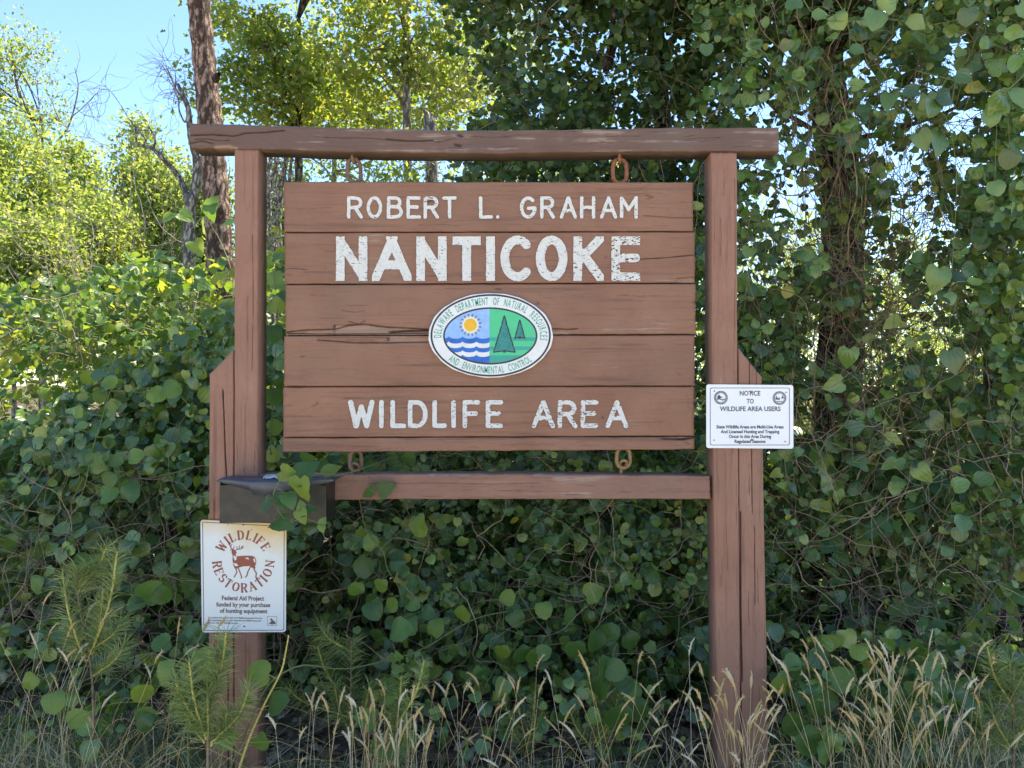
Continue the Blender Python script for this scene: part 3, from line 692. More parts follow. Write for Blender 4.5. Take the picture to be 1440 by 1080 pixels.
def fir(cx, top, base, hw, n):
    L = []; Rr = []
    for k in range(n):
        t0, t1 = k / n, (k + 1) / n
        L += [(cx - hw * t1 * 1.0, top + (base - top) * t1)] + ([(cx - hw * (t1 - .06), top + (base - top) * t1 - .4)] if k < n - 1 else [])
        Rr += [(cx + hw * t1 * 1.0, top + (base - top) * t1)] + ([(cx + hw * (t1 - .06), top + (base - top) * t1 - .4)] if k < n - 1 else [])
    return [(cx, top)] + Rr + [(cx, base - 2)] + L[::-1]
for cx, top, base, hw, n, b_ in ((709.2, 444.5, 495, 15, 5, (690, 728, 440, 500)), (731, 450.5, 475.5, 6.8, 4, (720, 742, 446, 480))):
    pl = fir(cx, top, base, hw, n)
    fo = mask_sheet(lambda X, Y: np.minimum(sd_poly(X, Y, pl) - 1.1, np.maximum(np.abs(X - cx) - 1.6, np.abs(Y - base + .6) - 1.6)), *b_, .4, l2)
    fi = mask_sheet(lambda X, Y: np.maximum(sd_poly(X, Y, pl) + .5, -(np.maximum(np.abs((Y * .28 + np.round(X / 3) * .37) % 1 - .5) - .09, np.abs((X * .17 + np.round(Y / 3.6) * .4) % 1 - .5) - .22) + 0) * 3), *b_, .35, l3)
    sheet_obj('fir_tree_print', [(fo, 0), (fi, 1)], [M['ink'], M['treeg']], plaque)
mb = MB()
mb2 = MB()
text_arc(mb, 'DELAWARE DEPARTMENT OF NATURAL RESOURCES', EX, EY + .5, 69.5, 43.6, 184, -8, 10.2, l1, False, bold=.012, wfac=.42)
text_arc(mb2, 'AND ENVIRONMENTAL CONTROL', EX, EY + .5, 79.0, 53.0, 220, 318, 9.6, l1, True, bold=.012, wfac=.47)
mb.build('upper_lettering', [M['green_ink']], plaque); mb2.build('lower_lettering', [M['green_ink']], plaque)

# ------------------------------------------------------------------ hanging links
def link_tube(cx, cy, w_, h_, d, r, tilt=0, yaw=0):
    """a stadium shaped ring, centre in pixels, size in pixels"""
    k = d / F; a = w_ / 2 * k; h = h_ / 2 * k; c = W(cx, cy, d); pts = []
    for t in np.linspace(0, 2 * math.pi, 33):
        x = a * math.cos(t); z = (h - a) * (1 if math.sin(t) > 0 else -1) * min(1, abs(math.sin(t)) * 3) + a * math.sin(t)
        X_, Y_ = x * math.cos(yaw), x * math.sin(yaw)
        pts.append(c + np.array([X_ * math.cos(tilt) - z * math.sin(tilt), Y_, z * math.cos(tilt) + X_ * math.sin(tilt)]))
    return np.array(pts), np.full(33, r)
def hanger(cx, y0, y1, w_, mat, label, top, yaw=0.25, tilt=0):
    d = D0 + .04; root = empty('hanging_link', tuple(W(cx, (y0 + y1) / 2, d)), label=label, cat='chain link', group='iron links between the frame and the sign boards')
    tube_obj('link', [link_tube(cx, (y0 + y1) / 2, w_, y1 - y0, d, .0074, tilt, yaw)], mat, root, n=8)
    if top:  # eye bolt out of the beam, its ring across the link
        p = W(cx, y0 - 6, d); k = d / F
        ring = [p + np.array([math.sin(t) * .25, math.sin(t), math.cos(t)]) * .017 + np.array([0, 0, -.012]) for t in np.linspace(0, 2 * math.pi, 17)]
        tube_obj('eye_bolt', [(np.array(ring), np.full(17, .0058)), (np.array([p + (0, 0, .004), p + (0, 0, .035)]), np.full(2, .007))], mat, root, n=8)
        V = MB(); V.box(p + (-.016, -.016, .012), p + (.016, .016, .017)); V.build('washer', [mat], root)
    else:
        p = W(cx, y1 - 2, d)
        tube_obj('eye_bolt', [(np.array([p + np.array([.012 * math.sin(t), .017 * math.cos(t), .014 - .014 * math.cos(t) - .004]) for t in np.linspace(0, 2 * math.pi, 17)]), np.full(17, .0058)),
                              (np.array([p + (-.008, 0, .0), p + (-.008, 0, -.03)]), np.full(2, .006))], mat, root, n=8)
hanger(498, 224, 257, 19, M['rustdark'], 'dull weathered link above the letters at the left end of the sign', True, .5)
hanger(871.5, 224, 257.5, 20, M['rust'], 'orange rusty link above the right end of the sign', True, .15)
hanger(876.5, 630, 658, 20, M['brass'], 'old brassy link under the right end of the sign boards', False, .25)
hanger(500, 634, 662, 18, M['rustdark'], 'link under the left end of the sign, half hidden by vine leaves', False, .7)

# ------------------------------------------------------------------ plates
def round_rect(x0, x1, y0, y1, r, skew=(0, 0, 0, 0)):
    cx, cy, hx, hy = (x0 + x1) / 2, (y0 + y1) / 2, (x1 - x0) / 2 - r, (y1 - y0) / 2 - r
    return lambda X, Y: np.hypot(np.maximum(np.abs(X - cx) - hx, 0), np.maximum(np.abs(Y - cy) - hy, 0)) - r
def plate(name, pts, r, d, th, mat, root, bend=0):
    """rounded polygon plate from four pixel corners"""
    out = []
    for k in range(4):
        p = np.array(pts[k], float); a = nrm(np.array(pts[k - 1]) - p); b = nrm(np.array(pts[(k + 1) % 4]) - p)
        c = p + (a + b) * r
        for t in np.linspace(0, 1, 6):
            v = nrm(-(b * (1 - t) + a * t)); out.append(c + v * r)
    # walk orientation fix
    out = np.array(out); cen = out.mean(0); o_ = np.argsort(np.arctan2(out[:, 1] - cen[1], out[:, 0] - cen[0])); out = out[o_]
    n = len(out); V = W3(out[:, 0], out[:, 1], d); B = V.copy(); B[:, 1] += th
    mb = MB(); mb.add(np.concatenate([V, B]), [tuple(range(n)), tuple(range(2 * n - 1, n - 1, -1))] + [(k, n + k, n + (k + 1) % n, (k + 1) % n) for k in range(n)])
    o = mb.build(name, [mat], root)
    bm = bmesh.new(); bm.from_mesh(o.data); bmesh.ops.recalc_face_normals(bm, faces=bm.faces); bm.to_mesh(o.data); bm.free()
    return o
def bolt_head(px, py, d, r, root, mat=None, parent=None, name='bolt_head'):
    n = 8; c = W(px, py, d); mb = MB()
    a = [(c[0] + r * math.cos(t), c[1], c[2] + r * math.sin(t)) for t in np.linspace(0, 2 * math.pi, n, endpoint=False)]
    b = [(c[0] + r * .6 * math.cos(t), c[1] - r * .6, c[2] + r * .6 * math.sin(t)) for t in np.linspace(0, 2 * math.pi, n, endpoint=False)]
    mb.add(a + b, [tuple(range(2 * n - 1, n - 1, -1))] + [(k, n + k, n + (k + 1) % n, (k + 1) % n) for k in range(n)])
    o = mb.build(name, [mat or M['bolt']], root, smooth=True)
    bm = bmesh.new(); bm.from_mesh(o.data); bmesh.ops.recalc_face_normals(bm, faces=bm.faces); bm.to_mesh(o.data); bm.free(); return o

# notice plate on the right post
DN = D0 - .009
note = empty('notice_sign', tuple(W(1054.5, 631, DN)), label='small white notice sign with dark print fixed across the right post', cat='sign')
plate('plate', [(993.3, 540.5), (1115.5, 541.5), (1115.8, 631), (993.3, 630)], 3.2, DN, .003, M['plate'], note)
ln = DN - .0008
rr = round_rect(998.4, 1110.6, 545.2, 626.2, 2.5); rr2 = round_rect(999.2, 1109.8, 546, 625.4, 2)
sheet_obj('border_line', [(mask_sheet(lambda X, Y: np.maximum(rr(X, Y), -rr2(X, Y)), 990, 1120, 538, 634, .4, ln), 0)], [M['notice_ink']], note)
mb = MB()
text_line(mb, 'NOTICE', 1054.8, 556.2, 29, 6.4, ln, .02); text_line(mb, 'TO', 1055, 567.2, 10, 6.2, ln, .02); text_line(mb, 'WILDLIFE AREA USERS', 1055, 578, 85.5, 6.2, ln, .02)
for s, y, x0, x1 in [('State Wildlife Areas are Multi-Use Areas', 602.4, 1007.5, 1102), ('And Licensed Hunting and Trapping', 609.1, 1013.5, 1096), ('Occur in this Area During', 615.9, 1025, 1084.5), ('Regulated Seasons', 622.8, 1033, 1076.5)]:
    text_line(mb, s, (x0 + x1) / 2, y, x1 - x0, 4.4, ln, .03)
mb.build('lettering', [M['notice_ink']], note)
def seal(cx, cy, r, kind):
    def f(X, Y):
        rad = np.hypot(X - cx, Y - cy); ring = np.maximum(np.abs(rad - r) - .35, 0 * X - 1); ring2 = np.abs(rad - r * .74) - .25
        dots = np.maximum(np.abs(rad - r * .87) - .7, .55 - np.abs(np.sin(np.arctan2(Y - cy, X - cx) * 13)))
        inner = rad - r * .66
        if kind == 0:
            a = sd_poly(X, Y, [(cx - 5, cy - 1), (cx - 3, cy - 4.5), (cx, cy - 1.5), (cx + 3, cy - .4), (cx - 1, cy + .6), (cx - 5, cy + 1.2)])
            b = np.abs(Y - (cy + 2.4 + .8 * np.sin((X - cx) * .7))) - .8
        else:
            a = sd_poly(X, Y, [(cx - 6, cy + 2), (cx - 4.4, cy - 3.4), (cx - 2.2, cy + 1), (cx - .2, cy - 1.8), (cx + .5, cy + 2.6)])
            b = np.minimum(sd_poly(X, Y, [(cx + 2.4, cy + .8), (cx + 4.3, cy - 4.2), (cx + 6, cy + .4)]), np.abs(Y - cy - 4.6) - .4)
        return np.minimum(np.minimum(ring, ring2), np.minimum(dots, np.maximum(np.minimum(a, b), inner)))
    return mask_sheet(f, cx - r - 1, cx + r + 1, cy - r - 1, cy + r + 1, .35, ln)
o = sheet_obj('round_emblem', [(seal(1013.8, 559.2, 9.2, 0), 0)], [M['notice_ink']], note); o['label'] = 'round emblem with a duck over marsh water'
o = sheet_obj('round_emblem', [(seal(1096.2, 559.8, 9.2, 1), 0)], [M['notice_ink']], note); o['label'] = 'round emblem with trees over a shore'
for x, y, r in ((1004.7, 550, .0026), (1105.3, 551.8, .0026), (1004, 619, .0026), (1104, 621, .0026)): bolt_head(x, y, DN, r, note, name='screw_hole_plug')
for x, y in ((1056, 552.5), (1057.3, 618.6)): bolt_head(x, y, DN, .0042, note, M['rust'], name='rusty_nail')

# restoration plate on the left post
DR = D0 - .009
rest = empty('restoration_sign', tuple(W(343, 889, DR)), label='upright white sign with a red-brown deer inside circular lettering, under the black box', cat='sign')
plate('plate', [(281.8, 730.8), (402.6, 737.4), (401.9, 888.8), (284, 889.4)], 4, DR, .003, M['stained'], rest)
lr = DR - .0008
bp = [(286, 735.5), (398.5, 741.5), (397.8, 885), (287.8, 885.4)]
sheet_obj('border_line', [(mask_sheet(lambda X, Y: np.abs(sd_poly(X, Y, bp) - 1.2) - .45, 280, 405, 730, 892, .45, lr), 0)], [M['notice_ink']], rest)
def serif(ch, fr):
    """letter with thick uprights, thin level strokes and serifs, as a flat sheet"""
    if fr is None: return (0,)
    w0, st = GL[ch]; cap = 11.6; x, y, rx_, ry_, ux, uy = fr; wf = cap * .88
    if ch == 'S': wf = cap * .95
    def mp(p): a = (p[0] - w0 / 2) * wf; b = p[1] * cap; return (x + rx_ * a + ux * b, y + ry_ * a + uy * b)
    segs = []
    for s in st:
        for p, q_ in zip(s[:-1], s[1:]):
            dx, dy = abs(q_[0] - p[0]), abs(q_[1] - p[1]); v = dy / (math.hypot(dx, dy) + 1e-9)
            hw = .42 + .88 * v ** 1.5
            if ch in 'NMW' and q_[1] > p[1] and len(s) > 2 and dx > .05: hw = .62
            if ch == 'N' and dx < .05: hw = .6
            if ch == 'A' and q_[1] > p[1]: hw = .6
            segs.append((mp(p), mp(q_), hw))
        for e in (s[0], s[-1]):
            if (abs(e[1]) < .01 or abs(e[1] - 1) < .01) and ch not in 'SCO':
                if ch in 'EFLT' and e[0] > .3 or (ch == 'T' and e[1] > .9):
                    dy_ = -.2 if e[1] > .5 else .2; segs.append((mp(e), mp((e[0], e[1] + dy_)), .5))
                else: segs.append((mp((e[0] - .17, e[1])), mp((e[0] + .17, e[1])), .42))
    if ch in 'EFLBDR':
        segs.append((mp((-.14, 0)), mp((.14, 0)), .42)); segs.append((mp((-.14, 1)), mp((.1, 1)), .42))
    def f(X, Y): return np.min([dist_poly(X, Y, [a, b]) - h for a, b, h in segs], axis=0)
    allx = [p[0] for s in segs for p in s[:2]]; ally = [p[1] for s in segs for p in s[:2]]
    s_ = mask_sheet(f, min(allx) - 2, max(allx) + 2, min(ally) - 2, max(ally) + 2, .42, lr)
    P, Fc = s_; RS.add(P, [tuple(reversed(q)) for q in Fc])
RS = MB()
text_arc(None, 'WILDLIFE', 342.3, 789.5, 31.5, 31.5, 158, 24, 11, lr, False, glyph=serif)
text_arc(None, 'RESTORATION', 342.3, 789.5, 43.0, 43.0, 179, 365, 11, lr, True, glyph=serif)
RS.build('circular_lettering', [M['rust_ink']], rest)
def cz(p): return (270 + p[0] / 4.152, 640 + p[1] / 4.152)
body = [cz(p) for p in [(238, 586), (250, 592), (268, 590), (310, 587), (350, 588), (366, 596), (375, 612), (374, 632), (368, 650), (372, 662), (356, 662), (338, 648), (300, 650), (276, 656), (262, 664), (248, 660), (240, 640), (236, 610)]]
head = [cz(p) for p in [(232, 552), (244, 552), (258, 562), (262, 572), (254, 576), (258, 592), (240, 604), (236, 584), (230, 566)]]
st_ = [([(253, 655), (262, 684), (247, 712)], .75), ([(268, 655), (280, 685), (291, 714), (286, 718)], .75), ([(344, 648), (326, 680), (322, 700), (312, 714)], .8), ([(362, 650), (362, 668), (376, 690), (372, 714), (382, 720)], .8),
       ([(244, 556), (228, 542), (220, 526), (220, 512)], .62), ([(232, 546), (224, 556)], .5), ([(224, 534), (234, 520)], .5), ([(248, 556), (266, 550), (286, 548), (298, 540), (298, 530)], .62),
       ([(264, 550), (262, 534)], .5), ([(276, 548), (276, 528)], .5), ([(288, 546), (290, 532)], .5), ([(242, 548), (246, 534)], .5)]
st_ = [([cz(p) for p in s], h) for s, h in st_]
def deer(X, Y):
    d = np.minimum(sd_poly(X, Y, body), sd_poly(X, Y, head) )
    d = np.minimum(d, np.min([dist_poly(X, Y, s) - h for s, h in st_], axis=0))
    wh = np.min([sd_poly(X, Y, [cz(p) for p in s]) for s in ([(240, 584), (252, 590), (262, 592), (258, 612), (250, 616), (243, 602)], [(306, 600), (328, 598), (334, 610), (318, 606)], [(238, 628), (262, 634), (272, 646), (252, 650)], [(356, 604), (368, 604), (371, 622), (364, 630)])], axis=0)
    return np.maximum(d, -wh)
sheet_obj('deer_print', [(mask_sheet(deer, 320, 364, 760, 816, .36, lr), 0)], [M['rust_ink']], rest)
mb = MB()
for s, y, x0, x1, cp in [('Federal Aid Project', 844.2, 312, 371.5, 6.0), ('funded by your purchase', 853.2, 304, 380, 5.8), ('of hunting equipment', 862.0, 309, 376, 5.8),
                         ('The Federal Aid in Sport Fish and Wildlife Restoration Program', 870, 292.5, 369, 2.2), ('is a cooperative effort by your state fish and wildlife agency and', 873.6, 292.5, 367, 2.2), ('the U.S. Fish and Wildlife Service.', 877.2, 292.5, 335, 2.2)]:
    text_line(mb, s, (x0 + x1) / 2, y, x1 - x0, cp, lr, .028 if cp > 3 else .02, tilt=.012)
mb.build('lettering', [M['brown_ink']], rest)
cx, cy = 382.6, 873.2
def bird(X, Y):
    r = np.maximum(np.abs(X - cx) - 6.5, np.abs(Y - cy) - 6.3)
    return np.minimum(np.minimum(np.maximum(np.abs(r) - .25, 0 * X - 1), sd_poly(X, Y, [(cx - 5, cy + 3.5), (cx - 1, cy + .5), (cx - 3, cy - 2.5), (cx + 1.5, cy - 1), (cx + 4.5, cy + 1.5), (cx + 5.5, cy + 4), (cx, cy + 5)])), np.hypot(X - cx + 1, Y - cy + 2.2) - 1.4)
sheet_obj('small_emblem', [(mask_sheet(bird, cx - 8, cx + 8, cy - 8, cy + 8, .36, lr), 0)], [M['brown_ink']], rest)
for x, y in ((343.5, 880.8), (342.2, 737.9)): bolt_head(x, y, DR, .0034, rest, name='bolt_head')
for x, y in ((320.5, 738), (354, 745), (377, 742), (394, 746)): bolt_head(x, y, DR - .0002, .0022, rest, M['rust'], name='rust_spot')

# black metal box with a warped lid
DB = D0 - .135
box = empty('document_box', tuple(W(384, 736, DB)), label='black metal document box with a bent grey-black lid on the left post', cat='box')
bx0, bx1, by0, by1 = 308.5, 458.5, 682, 735.5
a = W(bx0, by1, DB); b = W(bx1, by0, DB); back = D0 - CAM_D - .0015 - .002
mb = MB(); t = .003
def warp_front(px): return 2.0 * math.sin((px - bx0) / (bx1 - bx0) * math.pi)
nf = 24
def sheetbox(mb, x0, x1, y0, y1, z0, z1): mb.box((x0, y0, z0), (x1, y1, z1))
sheetbox(mb, a[0], b[0], a[1], a[1] + t, a[2], b[2])                    # front
sheetbox(mb, a[0], a[0] + t, a[1] + t, back, a[2], b[2] + .012)        # left
sheetbox(mb, b[0] - t, b[0], a[1] + t, back, a[2], b[2] + .012)
sheetbox(mb, a[0] + t, b[0] - t, a[1] + t, back, a[2], a[2] + t)
sheetbox(mb, a[0] + t, b[0] - t, back - t, back, a[2] + t, b[2] + .012)
o = mb.build('box_body', [M['box']], box); md = o.modifiers.new('b', 'BEVEL'); md.width = .0012; md.segments = 2
lidx = [304.5, 312, 330, 352, 356, 396, 400, 420, 440, 458, 470]
ltop = [675, 674, 675, 677, 677, 677.5, 677, 675.5, 674.5, 674, 674.5]
llow = [676.5, 679.5, 684, 689.5, 696.5, 697.5, 690, 686.5, 683.5, 680, 677]
u = np.linspace(304.5, 469.5, 56); tp = np.interp(u, lidx, ltop) + (fbm(u / 20, u * 0, 3) - .5) * 1.2; lw = np.interp(u, lidx, llow) + (fbm(u / 9, u * 0, 5) - .5) * .8
rows = []
bz = W(0, 668.5, D0 - .003)[2]
Ff = W3(u, tp, DB - .014); 
Bk = Ff.copy(); Bk[:, 1] = back - .001; Bk[:, 2] = bz + .002 * np.sin(u / 14); Bk[:, 0] = Ff[:, 0]
Md = (Ff + Bk) / 2; Md[:, 2] += .002 + .002 * np.sin(u / 11)
Ed = Ff.copy(); Ed[:, 2] -= .003; Ed[:, 1] -= .002
Lw = W3(u, lw, DB - .012)
Lw2 = Lw.copy(); Lw2[:, 1] += .002
rows = [Bk, Md, Ff, Ed, Lw, Lw2]
rows_in = [Ed + (0, .003, -.001), Ff + (0, .002, -.003), Md + (0, 0, -.003), Bk + (0, 0, -.003)]
allr = np.stack(rows + rows_in); k_, m_ = allr.shape[:2]
ii = np.arange(k_ - 1)[:, None] * m_ + np.arange(m_ - 1)[None]
lidm = npmesh('lid', allr.reshape(-1, 3), np.stack([ii, ii + m_, ii + m_ + 1, ii + 1], -1).reshape(-1, 4), smooth=False)
bm = bmesh.new(); bm.from_mesh(lidm); bmesh.ops.recalc_face_normals(bm, faces=bm.faces); bm.to_mesh(lidm); bm.free()
lid = link('lid', lidm, box, [M['lid']])
sc_s = mask_sheet(lambda X, Y: np.minimum(dist_poly(X, Y, [(371, 671.5), (376, 668.8), (393, 668.6)]), dist_poly(X, Y, [(374, 671.5), (386, 670.5), (392, 671.8)])) - .9 + (fbm(X, Y, 3) - .5) * 1.2, 366, 398, 665, 676, .5, 1.0)
if sc_s:
    P, Fc = sc_s; P = np.array(P); px_, py_, _ = to_px(P); tt_ = (py_ - 667.5) / 6
    yy = back + (Ff[0, 1] - back) * np.clip(tt_, 0.05, .95)
    zz = np.interp(yy, [Ff[20, 1], Md[20, 1], Bk[20, 1]], [Ff[20, 2], Md[20, 2], Bk[20, 2]]) + .003
    PP = np.stack([(px_ - 720) / F * (yy + CAM_D), yy, zz], -1); mb = MB(); mb.add(PP, Fc); mb.build('scuff_mark', [M['scuff']], lid)

# ------------------------------------------------------------------ leaves
def leaf_template(side, mids, fold, curl, twist=0, wave=0):
    """half outline (x,y) from base to tip + midrib y's -> V, F (tris), unit: leaf length about 1"""
    s = side; n = len(s); V = [(0, m, 0) for m in mids[:-1]] + [(s[-1][0], s[-1][1], 0)]
    nm = len(mids)
    Rr = [(x, y, 0) for x, y in s[:-1]]; Ll = [(-x, y, 0) for x, y in s[:-1]]
    V = V + Rr + Ll; F_ = []
    tip = nm - 1; r0 = nm; l0 = nm + n - 1
    for k in range(n - 2):
        F_ += [(k, r0 + k, r0 + k + 1), (k, r0 + k + 1, k + 1)]
        F_ += [(k, l0 + k + 1, l0 + k), (k, k + 1, l0 + k + 1)]
    F_ += [(n - 2, r0 + n - 2, tip), (n - 2, tip, l0 + n - 2)]
    V = np.array(V, float); uv = V[:, :2].copy()
    V[:, 2] = fold * np.abs(V[:, 0]) + curl * (V[:, 1] - .35) ** 2 + twist * V[:, 0] * V[:, 1] + wave * np.sin(V[:, 1] * 7 + V[:, 0] * 3) * np.abs(V[:, 0])
    return V, np.array(F_), uv
BR_SIDE = [(.18, -.06), (.40, -.01), (.53, .21), (.52, .50), (.37, .78), (.14, .94), (0, .99)]
BR_MID = [0, .05, .22, .46, .70, .90, 1.0]
BRIER = [leaf_template(BR_SIDE, BR_MID, f, c, t, w_) for f, c, t, w_ in [(.22, -.30, 0, .1), (.10, -.45, .15, .2), (.32, -.15, -.12, .1), (-.10, -.30, .1, .2), (.15, -.6, -.1, .3), (.28, .12, .2, .15), (.05, -.2, -.25, .25), (.4, -.35, 0, .1)]]
HEART = [leaf_template([(.22, -.16), (.45, -.08), (.52, .18), (.44, .46), (.24, .78), (0, 1.06)], [0, .05, .2, .45, .76, 1], f, c, t, .15) for f, c, t in [(.2, -.3, 0), (.3, -.2, .15), (.05, -.4, -.15)]]
BR_LO = [leaf_template([(.36, -.04), (.56, .3), (.40, .76), (0, .98)], [0, .3, .7, .98], f, c, t) for f, c, t in [(.22, -.3, 0), (.1, -.5, .15), (.3, -.1, -.15), (-.1, -.3, .1)]]
OAK = [leaf_template([(.10, .05), (.30, .22), (.14, .36), (.38, .58), (.18, .76), (0, 1)], [0, .2, .36, .56, .76, 1], f, c, 0) for f, c in [(.2, -.3), (.35, -.1), (0, -.5)]]
OVAL = [leaf_template([(.05, 0), (.26, .4), (0, 1)], [0, .4, 1], f, c) for f, c in [(.3, -.3), (.1, -.5), (-.1, .2)]]
LOBED = [leaf_template([(.12, -.1), (.46, -.02), (.36, .14), (.60, .44), (.32, .46), (.26, .72), (0, 1.0)], [0, .02, .14, .36, .46, .72, 1], f, c, t, .1) for f, c, t in [(.15, -.2, 0), (.25, -.35, .1), (-.05, -.3, -.1)]]

def frames(tip, nor):
    y = nrm(tip); z = nrm(nor - y * np.sum(nor * y, -1, keepdims=True)); x = np.cross(y, z)
    return np.stack([x, y, z], -1)      # columns
def leaf_cloud(name, tmpls, pos, tip, nor, size, mat, parent=None, kind='stuff', smooth=True, rnd=None, r=rng):
    n = len(pos)
    if n == 0: return None
    Mx = frames(tip, nor) * np.asarray(size).reshape(-1, 1, 1)
    asp = r.uniform(.8, 1.12, n)
    which = r.integers(0, len(tmpls), n); rv = r.random(n) if rnd is None else rnd
    VV = []; FF = []; UU = []; RR = []; b = 0
    for k, (V, Fc, uv) in enumerate(tmpls):
        s = np.nonzero(which == k)[0]
        if len(s) == 0: continue
        Vs = V[None] * np.stack([asp[s], np.ones(len(s)), np.ones(len(s))], -1)[:, None]
        P = np.einsum('nij,nkj->nki', Mx[s], Vs) + pos[s][:, None]
        VV.append(P.reshape(-1, 3)); FF.append((Fc[None] + (np.arange(len(s)) * len(V))[:, None, None]).reshape(-1, 3) + b)
        UU.append(np.tile(uv, (len(s), 1))); RR.append(np.repeat(rv[s], len(V))); b += len(s) * len(V)
    me = npmesh(name, np.concatenate(VV), np.concatenate(FF), np.concatenate(UU), np.concatenate(RR), smooth)
    o = link(name, me, parent, [mat])
    if kind: o['kind'] = kind
    return o
_lm = {}
def leaf_objects(tk, tmpls, pos, tip, nor, size, mat, parent, r=rng):
    key = (tk, mat.name)
    if key not in _lm:
        _lm[key] = []
        for V, Fc, uv in tmpls:
            me = npmesh('leaf', V, Fc, uv, None, True); me.materials.append(mat); _lm[key].append(me)
    ms = _lm[key]; Mx = frames(tip, nor) * np.asarray(size).reshape(-1, 1, 1)
    for k in range(len(pos)):
        o = bpy.data.objects.new('leaf', ms[r.integers(0, len(ms))]); C.objects.link(o); o.parent = parent
        m = Matrix([[*Mx[k][0], pos[k][0] - parent.location[0]], [*Mx[k][1], pos[k][1] - parent.location[1]], [*Mx[k][2], pos[k][2] - parent.location[2]], [0, 0, 0, 1]])
        o.matrix_basis = m
def split_front(pos, size, n, cell=11):
    """indices of the nearest, largest leaves that nothing of the same plant hides"""
    px, py, d = to_px(pos); ins = (px > -20) & (px < 1460) & (py > -20) & (py < 1100) & (d > .5)
    ordr = np.argsort(d); seen = set(); out = []
    for k in ordr:
        if not ins[k]: continue
        key = (int(px[k] // cell), int(py[k] // cell))
        if key in seen: continue
        seen.add(key); out.append(k)
    out = np.array(out, int)
    if len(out) > n: out = out[np.argsort(-(size[out] / d[out]))[:n]]
    return out
def orient(n, r, up=.95, face=.8, rand=.7, droop=.6):
    nor = np.array([0, -face, up]) + r.normal(0, rand, (n, 3))
    tip = np.array([0, -.25, -droop]) + r.normal(0, .55, (n, 3))
    return tip, nrm(nor)

# ------------------------------------------------------------------ climbing and trailing vines
def vines(r, starts, dirs, steps, step, dens, wander=.35, pull=(0, 0, 0), leafp=.8, size=(.05, .08), gap=.35, up=.95, face=.8, rand=.7, dlim=None):
    """walk many stems at once; returns leaves (pos, tip, nor, size) and stem polylines"""
    n = len(starts); P = starts.copy(); D = nrm(dirs); track = [P.copy()]; pull = np.array(pull)
    LP = []; LS = []
    alive = np.ones(n, bool); lens = r.integers(int(steps * .5), steps + 1, n); sz = r.uniform(size[0], size[1], n)
    for s in range(steps):
        D = nrm(D + r.normal(0, wander, (n, 3)) + pull); P = P + D * step; track.append(P.copy())
        alive = s < lens
        px, py, d = to_px(P)
        pr = dens(px, py, d) * leafp
        for rep in range(2):
            ok = alive & (r.random(n) < pr) & (P[:, 2] > .03)
            q = P[ok] + r.normal(0, gap * .06, (ok.sum(), 3)); LP.append(q); LS.append(sz[ok] * r.uniform(.45, 1.2, ok.sum()) * (1 - .35 * s / steps))
    LP = np.concatenate(LP); LS = np.concatenate(LS); tip, nor = orient(len(LP), r, up, face, rand)
    T = np.stack(track, 1)
    return LP, tip, nor, LS, T, lens
def gaps(px, py, lst):
    k = np.ones(np.shape(px))
    for x, y, rx, ry, s in lst: k = k * (1 - s * np.exp(-(((px - x) / rx) ** 2 + ((py - y) / ry) ** 2)))
    return k
# the clear view to the sign: leaves never float in front of the timber
def clear_front(P, y=.11):
    return P[:, 1] > y
def vine_plant(name, loc, label, cat, specs, mat, r, nobj=300, stem_mat=None, tmpl=None, lo=None, matk=None, group=None, root=None, extra_stems=.33, min_y=.12, key='brier', stem_r=(.0012, .0028)):
    root = root or empty(name, loc, label=label, cat=cat, group=group)
    P = []; T_ = []; Nn = []; S = []; lines = []
    for sp in specs:
        a, b, c, d_, Tr, ln = vines(r, **sp)
        k = clear_front(a, min_y); P.append(a[k]); T_.append(b[k]); Nn.append(c[k]); S.append(d_[k])
        for q in range(len(Tr)):
            if r.random() < extra_stems:
                t = Tr[q][:ln[q]]; t = t[t[:, 1] > min_y]
                if len(t) > 3: lines.append((t[::1], np.linspace(1, .5, len(t)) * r.uniform(*stem_r)))
    P = np.concatenate(P); T_ = np.concatenate(T_); Nn = np.concatenate(Nn); S = np.concatenate(S)
    f = split_front(P, S, nobj); m = np.ones(len(P), bool); m[f] = False
    leaf_objects(key, tmpl or BRIER, P[f], T_[f], Nn[f], S[f], mat, root, r)
    leaf_cloud('foliage', lo or BR_LO, P[m], T_[m], Nn[m], S[m], mat, root, r=r)
    if lines: tube_obj('vine_stems', lines, stem_mat or M['vinewood'], root, n=3, kind='stuff')
    return root, len(P)

r = np.random.default_rng(21)
def starts_px(r, n, x, y, dfun):
    px = r.uniform(x[0], x[1], n); py = r.uniform(y[0], y[1], n); return W3(px, py, dfun(px, py, r.random(n)))
allstat = {}
